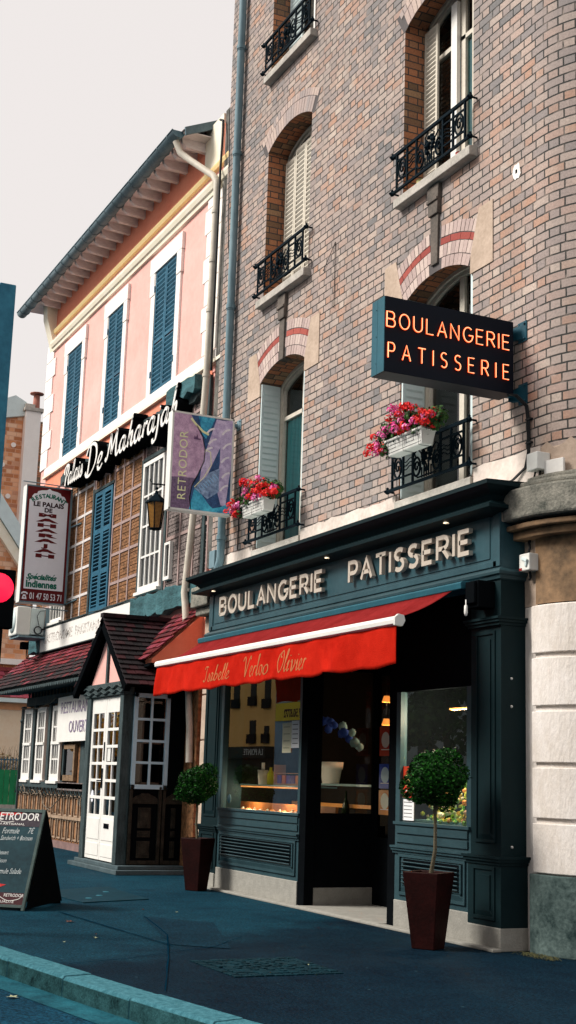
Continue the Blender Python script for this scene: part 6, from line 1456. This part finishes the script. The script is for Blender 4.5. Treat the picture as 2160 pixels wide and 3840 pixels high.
b.prism([(.035, HH-.21), (Wb-.035, HH-.21), (Wb-.035, HH-.04), (.035, HH-.04)], fA, .0005, .0015, 1); b.prism([(.20, HH-.04), (.52, HH-.04), (.45, HH-.07), (.2, HH-.09), (.04, HH-.07), (.04, HH-.04)], fA, .0018, .0022, 2)
b.prism([(.035, .21), (.40, .30), (.50, .29), (.34, .22), (.035, .13)], fA, .0015, .0022, 2); b.prism([(.035, .06), (Wb-.035, .06), (Wb-.035, .20), (.035, .20)], fA, .0005, .0012, 3)
b.prism([(.10+.12*math.cos(a*PI/8), .235+.05*math.sin(a*PI/8)) for a in range(16)], fA, .0024, .003, 5)
text(b, 'RETRODOR', lambda p, q, d: fA(Wb-.06+p, HH-.135+q, d), .13, .0024, .0036, 4, sx=.80, bold=.0015, align='R')
text(b, 'LE PAIN ARTISANAL', lambda p, q, d: fA(.09+p, HH-.195+q, d), .035, .002, .003, 4, sx=1.5); text(b, 'RETRODOR', lambda p, q, d: fA(.50+p, .155+q, d), .05, .002, .003, 4, sx=.9); text(b, "L'ART EN QUALITE", lambda p, q, d: fA(.2+p, .085+q, d), .04, .002, .003, 4, sx=1.3)
b.ribbon(B3((.46, .15), (.56, .11), (.68, .13), (.72, .17)), .006, fA, .002, .003, 4)
b.ribbon(B3((.22, HH-.145), (.32, HH-.165), (.42, HH-.15)), .006, fA, .0024, .0034, 4)
b.build('board_face', [mat('slate blackboard', (.006, .030, .042), .7, .3, 3, .05, rgb2=(.014, .055, .07)), mat('grey header print', (.035, .025, .035), .5), mat('red header print', (.55, .02, .02), .5), mat('dark maroon print', (.05, .008, .012), .5), M['white'], mat('bread print', (.5, .36, .22), .6)], t0)
b = MB(); z = HH-.30
for line, sz_, sp in (('Formule      7€', .10, .08), ('Sandwich + Boisson', .078, .17), ('Dessert', .07, .095), ('Boisson', .07, .09), ('', .05, .04), ('Formule Salade', .09, .10), ('Salade', .065, .085), ('Dessert', .06, .075), ('Boisson', .06, .07)):
    if line: text(b, line, lambda p, q, d, z=z: fA(.30+p, z+q+.02*p, d), sz_, .001, .002, 0, shear=.25, sx=.62)
    z -= sp
b.build('chalk_writing', mat('chalk', (.42, .52, .54), .9, .5, 40, 0, rgb2=(.75, .8, .8)), t0)
b = MB()
def slab(A, B_, C_, D_, th, m=0):
    A, B_, C_, D_ = map(Vector, (A, B_, C_, D_)); n_ = (B_-A).cross(D_-A).normalized()*th; b.hexa([tuple(v) for v in (A, B_, B_+n_, A+n_)]+[tuple(v) for v in (D_, C_, C_+n_, D_+n_)], m)
slab(backL, backR, apexR, apexL, .02)
slab(BR_-nrm*.05+up_*.02, backR+Vector((0, 0, .03)), backR+(apexR-backR)*.97, apexR-up_*.02-nrm*.01, .012)
b.build('rear_leg_panel', M['black'], t0)
# ------------------------------------------------------------------ traffic light with post
t0 = thing('traffic_light', 'red traffic light on a blue grey post at the left edge', 'traffic light', (-13.15, 2.9, 0))
b = MB(); px_, py_ = -13.16, 2.94
b.box(px_-.10, px_+.07, py_-.085, py_+.085, 0, 6.48); b.box(px_-.10, px_+.06, py_-2.6, py_+.08, 6.30, 6.47); b.box(px_-.12, px_+.09, py_-.105, py_+.105, 0, .35)
b.tube([(px_-.02, py_, 4.9), (px_-.02, py_, 4.94)], .11, 4); b.build('post', mat('blue grey mast paint', (.02, .15, .25), .5, .3, 2, .06, rgb2=(.05, .25, .36)), t0, bevel=.01)
b = MB(); hy = 3.07; b.box(px_-.02, px_+.10, hy-.20, hy+.165, 2.90, 3.49); b.box(px_, px_+.08, hy-.2, hy+.075, 2.55, 2.90); b.build('signal_housing', M['black'], t0, bevel=.015)
for z, on in ((3.30, 1),):
    b = MB(); b.lathe((0, 0, 0), [(.15, 0), (.14, .02), (.09, .04), (0, .05)], 20)
    if on: m_ = emit('lit red lens', (1, .01, .05), .36)
    else: m_ = mat('unlit lens', (.03, .02, .01), .2)
    o = b.build('lens', m_, t0, local=True); o.rotation_euler.y = PI/2; o.location = Vector((px_+.10, hy-.0, z))-OFF[t0.name]
b = MB()
for z in (3.30,): b.tube([(px_+.10, hy+.15*math.cos(a*PI/10), z+.15*math.sin(a*PI/10)) for a in range(-3, 14)], .008, 4)
b.build('visor_rims', M['black'], t0)
# slender pole by the restaurant windows
b = MB(); b.tube([(-27.9, 7.25, 0), (-27.9, 7.25, 2.55)], .022, 8); b.ball((-27.9, 7.25, 2.57), .04, n=8)
tag(b.build('slim_post', M['timber']), 'slim grey post on the pavement in front of the restaurant sash windows', 'post')
# ------------------------------------------------------------------ distance at the left
t0 = thing('white_side_house', 'narrow blank white house wall with a capped chimney beyond the pink house', 'house', (-66, 16.5, 0))
b = MB(); b.box(-66, -65.5, 16.13, 16.91, 0, 19.8); b.build('wall', M['trim'], t0)
b = MB(); b.box(-66.1, -65.4, 16.03, 17.03, 19.8, 19.98); b.box(-66, -65.6, 16.1, 16.6, 19.98, 20.2); b.build('chimney_cap', M['sill'], t0)
b = MB(); b.lathe((-65.8, 16.7, 19.98), [(.19, 0), (.16, .75), (0, .75)], 10); b.lathe((-65.8, 16.7, 20.8), [(0, .0), (.36, 0), (.36, .06), (0, .1)], 10); b.build('chimney_pot', mat('terracotta', (.30, .12, .09), .8), t0)
b = MB(); b.box(-65.8, -65.5, 16.91, 17.16, 0, 19.3); b.build('brick_edge', M['reveal'], t0)
OB = [(0, (.42, .17, .08)), (.3, (.60, .26, .12)), (.6, (.72, .36, .20)), (.85, (.78, .52, .36)), (1, (.40, .15, .08))]
M['oldbrick'] = brickmat('rubble brick', OB, h=.22, st=.5, hd=.26, mort=(.62, .36, .24), mw=.02, zone=False)
t0 = thing('orange_brick_house', 'orange rubble brick gable of a far house beyond the side street', 'house', (-66, 16, 0))
b = MB(); b.prism([(8, 0), (17.1, 0), (17.1, 18.6), (16.3, 19.6), (14.5, 19.2), (12, 17.9), (8, 15)], lambda p, q, t: (t, p, q), -74, -66); b.build('gable_wall', M['oldbrick'], t0)
b = MB(); b.prism([(8, 15.0), (12, 17.9), (14.5, 19.2), (16.2, 19.6), (16.2, 20.3), (15.6, 20.6), (12, 18.9), (8, 16)], lambda p, q, t: (t, p, q), -74, -65.8); b.build('roof_edge', M['shgrey'], t0)
b = MB()
for y, z in ((15.7, 18.0), (15.2, 16.9), (16.4, 16.7), (15.6, 15.3)): b.prism([(y+.13*math.cos(a*PI/5), z+.13*math.sin(a*PI/5)) for a in range(10)], lambda p, q, t: (t, p, q), -65.99, -65.93)
b.build('wall_anchors', M['trim'], t0)
t0 = thing('brick_lean_to', 'lower brick outhouse with grey sloping verge and cream board beyond the traffic light', 'house', (-60, 13, 0))
b = MB(); b.prism([(8, 0), (15.6, 0), (15.6, 11.5), (13.4, 14.3), (8, 21)], lambda p, q, t: (t, p, q), -64, -60); b.build('gable_wall', M['oldbrick'], t0)
sc_ = 60/45
def by(y, z): return (y*sc_, 1.5+(z-1.5)*sc_)
b = MB(); p0, p1 = by(9.6, 11.1), by(11.75, 8.25); b.prism([p0, p1, (p1[0], p1[1]+1.0), (p0[0], p0[1]+1.1)], lambda p, q, t: (t, p, q), -64, -59.6); b.build('verge', M['shgrey'], t0)
b = MB(); b.prism([(p0[0], p0[1]-.75), (p1[0], p1[1]-.75), (p1[0], p1[1]-.05), (p0[0], p0[1]-.05)], lambda p, q, t: (t, p, q), -62, -59.7); b.build('barge_board', M['ivory'], t0)
b = MB(); b.box(-60, -59.7, 13, 16.2, 6.3, 6.55); b.box(-60, -59.7, 12, 15.3, 9.2, 9.7); b.build('white_band', M['trim'], t0)
t0 = thing('cream_bungalow', 'low cream rendered house with red tiled roof behind the hedge', 'house', (-58, 15, 0))
b = MB(); b.box(-59, -57, 9, 16.1, 0, 4.55); b.build('wall', mat('cream render', (.82, .62, .42), .8, .05, 1, .1, rgb2=(.85, .72, .55)), t0)
b = MB(); tiles(b, (-56.6, 9, 4.65), (-56.6, 16.2, 4.65), (-59, 16.2, 6.1), (-59, 9, 6.1), 26, 7, th=.03, seed=3); b.build('roof_tiles', M['tile'], t0)
b = MB(); b.box(-56.75, -56.5, 9, 16.2, 4.45, 4.62); b.build('gutter', M['shgrey'], t0); b = MB(); b.box(-57, -56.95, 9, 16.1, 4.15, 4.42); b.build('eave_band', mat('orange band', (.75, .38, .2), .8), t0)
t0 = thing('green_fence', 'bright green boarded fence at the far end of the pavement', 'fence', (-54, 13, 0))
b = MB(); y = 9.0
while y < 14.0: b.box(-54.03, -54, y, y+.22, .25, 1.62); y += .235
b.build('boards', mat('green fence paint', (.01, .20, .07), .6, .15, 3, .1, rgb2=(.02, .26, .10)), t0); b = MB(); b.box(-54.0, -53.9, 9, 14.2, 0, .25); b.build('base_wall', M['sill'], t0)
b = MB(); y = 9.1
while y < 14.1: b.box(-54.02, -54, y, y+.03, 1.6, 2.1); y += .12
b.box(-54.02, -53.99, 9, 14.2, 2.0, 2.04); b.build('railing_top', M['bluesh'], t0)
t0 = thing('bare_hedge', 'brownish sparse hedge above the green fence', 'hedge', (-54.6, 12, 0)); rr = random.Random(4)
b = MB()
for k in range(260):
    y = rr.uniform(9, 14.2); x = -54.6+rr.uniform(-.35, .35); z = rr.uniform(1.0, 1.8); b.tube([(x, y, 0), (x+rr.uniform(-.2, .2), y+rr.uniform(-.25, .25), z), (x+rr.uniform(-.3, .3), y+rr.uniform(-.4, .4), z+rr.uniform(.5, 1.0))], [.02, .012, .004], 3)
b.build('twigs', mat('twig', (.22, .14, .08), .9), t0)
b = MB(); leafclump(b, (-54.5, 11.7, 1.75), (.35, 2.7, .75), 6000, 0, rr, .045); b.build('leaves', leafmat('autumn hedge leaf', (.20, .13, .06), (.38, .25, .14), (.12, .20, .05)), t0)
# ------------------------------------------------------------------ opposite side of the street (seen mirrored in the glass)
def facade(name, lab, x0, x1, h, y, wallm, wins, shopm=None, par_extra=None):
    t0 = thing(name, lab, 'building', ((x0+x1)/2, y, 0)); b = MB(); b.box(x0, x1, y-8, y, -.1, h); b.build('wall', wallm, t0)
    for (a, c, z0, z1) in wins:
        b = MB(); b.box(a, c, y, y+.02, z0, z1); w_ = b.build('window', M['paintd'], t0); b = MB(); b.box(a-.08, c+.08, y+.02, y+.12, z0-.02, z0+.35); b.build('window_rail', M['iron'], w_)
    return t0
yw = mat('ochre render', (.82, .54, .16), .8, .1, 1, .1, rgb2=(.88, .62, .24))
ws_ = [(-49.3, -48.7, 2.95, 3.85), (-47.9, -47.45, 2.95, 3.6), (-49.3, -48.75, 4.45, 6.1), (-47.95, -47.4, 4.3, 5.9), (-51, -50.4, 4.4, 6)]
tO = facade('ochre_building', 'ochre yellow building across the street mirrored in the left shop window', -56, -46.95, 9.5, -7, yw, ws_)
b = MB(); b.box(-56, -46.95, -7, -6.6, 2.35, 2.8); b.box(-56, -46.95, -7, -6.9, 0, 2.35); b.build('shopfront_band', M['paintd'], tO)
b = MB(); text(b, 'LA POINTE', lambda p, q, d: (-47.1-p, -6.6+d, 2.47+q), .34, .0, .01, 0, sx=1.1); b.build('shop_lettering', M['shgrey'], tO)
tW = facade('blue_grey_gable', 'blue grey gable across the street with a painted advertisement mirrored in the left shop window', -46.93, -40.5, 8.0, -7, mat('blue grey render', (.22, .40, .56), .8, .2, 1, .1), [])
b = MB(); b.box(-46.8, -43.9, -7, -6.95, 4.45, 6.4); b.build('advert_panel', mat('pale blue paint', (.38, .62, .75), .7, .05, 2, 0), tW); b = MB(); b.box(-46.8, -43.9, -7, -6.94, 3.75, 4.42); b.build('advert_band', mat('yellow paint', (.66, .60, .06), .7, .05, 2, 0), tW)
b = MB(); text(b, 'DE', lambda p, q, d: (-45.3-p, -6.95+d, 5.55+q), .5, .0, .01, 0, bold=.01); text(b, 'NOS', lambda p, q, d: (-45.0-p, -6.95+d, 5.0+q), .5, .0, .01, 0, bold=.01); text(b, 'CLES', lambda p, q, d: (-44.6-p, -6.95+d, 4.53+q), .5, .0, .01, 0, bold=.01)
text(b, '01.47.50.8772', lambda p, q, d: (-43.95-p, -6.94+d, 3.88+q), .42, .0, .01, 0, sx=.88, bold=.01)
b.build('advert_lettering', M['ink'], tW)
tG = facade('grey_apartment_block', 'dark grey apartment block across the street mirrored in the right shop window', -40.4, -13, 9.0, -8, mat('grey render', (.30, .37, .39), .8, .2, 1, .1), [(-38+3*i, -37+3*i, 1.5+2.8*j, 3.2+2.8*j) for i in range(6) for j in range(2)])
tC = facade('corner_block', 'pale grey corner block across the street behind the viewer', -12.9, 14, 9.5, -10, mat('pale grey render', (.25, .24, .23), .8, .2, 1, .1), [(-11+3*i, -10+3*i, 1.5+2.8*j, 3.2+2.8*j) for i in range(5) for j in range(2)])
def streettree(x, y, h, r, lab, lm, seed, n=3800, zlo=.5):
    rr = random.Random(seed); t0 = thing('street_tree', lab, 'tree', (x, y, 0), 'trees across the street'); b = MB(); b.tube([(x, y, -.15), (x+.05, y, h*.3), (x, y+.1, h*.6), (x+.1, y, h*.85)], [.18, .14, .09, .03], 8)
    for k in range(8): a = k*2.3; b.tube([(x, y, h*(.35+.05*k)), (x+r*.4*math.cos(a), y+r*.4*math.sin(a), h*(.5+.04*k)), (x+r*.8*math.cos(a), y+r*.8*math.sin(a), h*(.62+.03*k))], [.06, .035, .01], 5)
    b.build('trunk', M['bark'], t0); b = MB()
    for k in range(16): a = rr.uniform(0, 6.28); q = rr.random()**.5*r*.8; leafclump(b, (x+q*math.cos(a), y+q*math.sin(a), h*rr.uniform(zlo, .95)), (r*.38, r*.38, r*.32), n//16, 0, rr, .10)
    b.build('crown', lm, t0)
dk = leafmat('dark street leaf', (.01, .03, .01), (.02, .06, .015), (.05, .11, .03)); au = leafmat('autumn leaf', (.75, .32, .04), (.85, .55, .10), (.45, .45, .08))
streettree(-32.4, -5.6, 5.6, 2.2, 'dark leafy street tree mirrored in the right shop window', dk, 1, 5000, .42); streettree(-26.5, -5.8, 6.4, 2.0, 'second dark street tree, nearer the viewer across the road', dk, 2)
streettree(-61, -6.4, 5.5, 3.2, 'yellow autumn tree mirrored in the restaurant door', au, 3, 6000, .15); streettree(-66.5, -6.0, 6, 3, 'farther yellow autumn tree mirrored in the restaurant door', au, 4, 6000, .15)
# ------------------------------------------------------------------ sky, sun, camera
wd = bpy.data.worlds.new('World'); sc.world = wd; wd.use_nodes = True; wt = wd.node_tree; wt.nodes.clear()
o = wt.nodes.new('ShaderNodeOutputWorld'); bg = wt.nodes.new('ShaderNodeBackground'); sk = wt.nodes.new('ShaderNodeTexSky'); sk.sky_type = 'NISHITA'; sk.sun_disc = False
EL = math.radians(42)   # the sun stands over the street, a little to the left
sd = Vector((-.38, -.92, 0)).normalized()*math.cos(EL)+Vector((0, 0, math.sin(EL)))
sk.sun_elevation = EL; sk.sun_rotation = math.atan2(sd.x, sd.y); sk.air_density = 1.5; sk.dust_density = 4
ms = wt.nodes.new('ShaderNodeMix'); ms.data_type = 'RGBA'; ms.inputs[0].default_value = .93
sc1 = wt.nodes.new('ShaderNodeMix'); sc1.data_type = 'RGBA'; sc1.blend_type = 'MULTIPLY'; sc1.inputs[0].default_value = 1; sc1.inputs[7].default_value = (1, 1, 1, 1)
wt.links.new(sk.outputs[0], sc1.inputs[6]); wt.links.new(sc1.outputs[2], ms.inputs[6]); ms.inputs[7].default_value = (8.9, 8.35, 8.1, 1)   # veil of white cloud
wt.links.new(ms.outputs[2], bg.inputs[0]); bg.inputs[1].default_value = .0296; wt.links.new(bg.outputs[0], o.inputs[0])
sl = bpy.data.lights.new('sun', 'SUN'); sl.energy = 1.5; sl.angle = math.radians(22); sl.color = (1, .95, .88); so = bpy.data.objects.new('sun', sl); COL.objects.link(so)
so.rotation_euler = sd.to_track_quat('Z', 'Y').to_euler(); so.location = (-10, -10, 30)
cam = bpy.data.cameras.new('camera'); co = bpy.data.objects.new('camera', cam); COL.objects.link(co); sc.camera = co
ya, pi_, ro = math.radians(64.526), math.radians(11.452), math.radians(1.770)
F = Vector((-math.sin(ya)*math.cos(pi_), math.cos(ya)*math.cos(pi_), math.sin(pi_))); r = Vector((math.cos(ya), math.sin(ya), 0)); u = r.cross(F)
r2 = r*math.cos(ro)+u*math.sin(ro); u2 = u*math.cos(ro)-r*math.sin(ro)
co.matrix_world = Matrix(((r2.x, u2.x, -F.x, 0), (r2.y, u2.y, -F.y, 0), (r2.z, u2.z, -F.z, 1.5), (0, 0, 0, 1)))
cam.sensor_fit = 'VERTICAL'; cam.sensor_height = 24; cam.lens = 24*3344.4/2576; cam.clip_end = 1500; cam.clip_start = .1
sc.render.resolution_x = 576; sc.render.resolution_y = 1024
sc.view_settings.view_transform = 'Standard'; sc.view_settings.look = 'None'; sc.view_settings.exposure = 1.8; sc.view_settings.gamma = 1
try: sc.cycles.max_bounces = 8; sc.cycles.transparent_max_bounces = 12
except Exception: pass
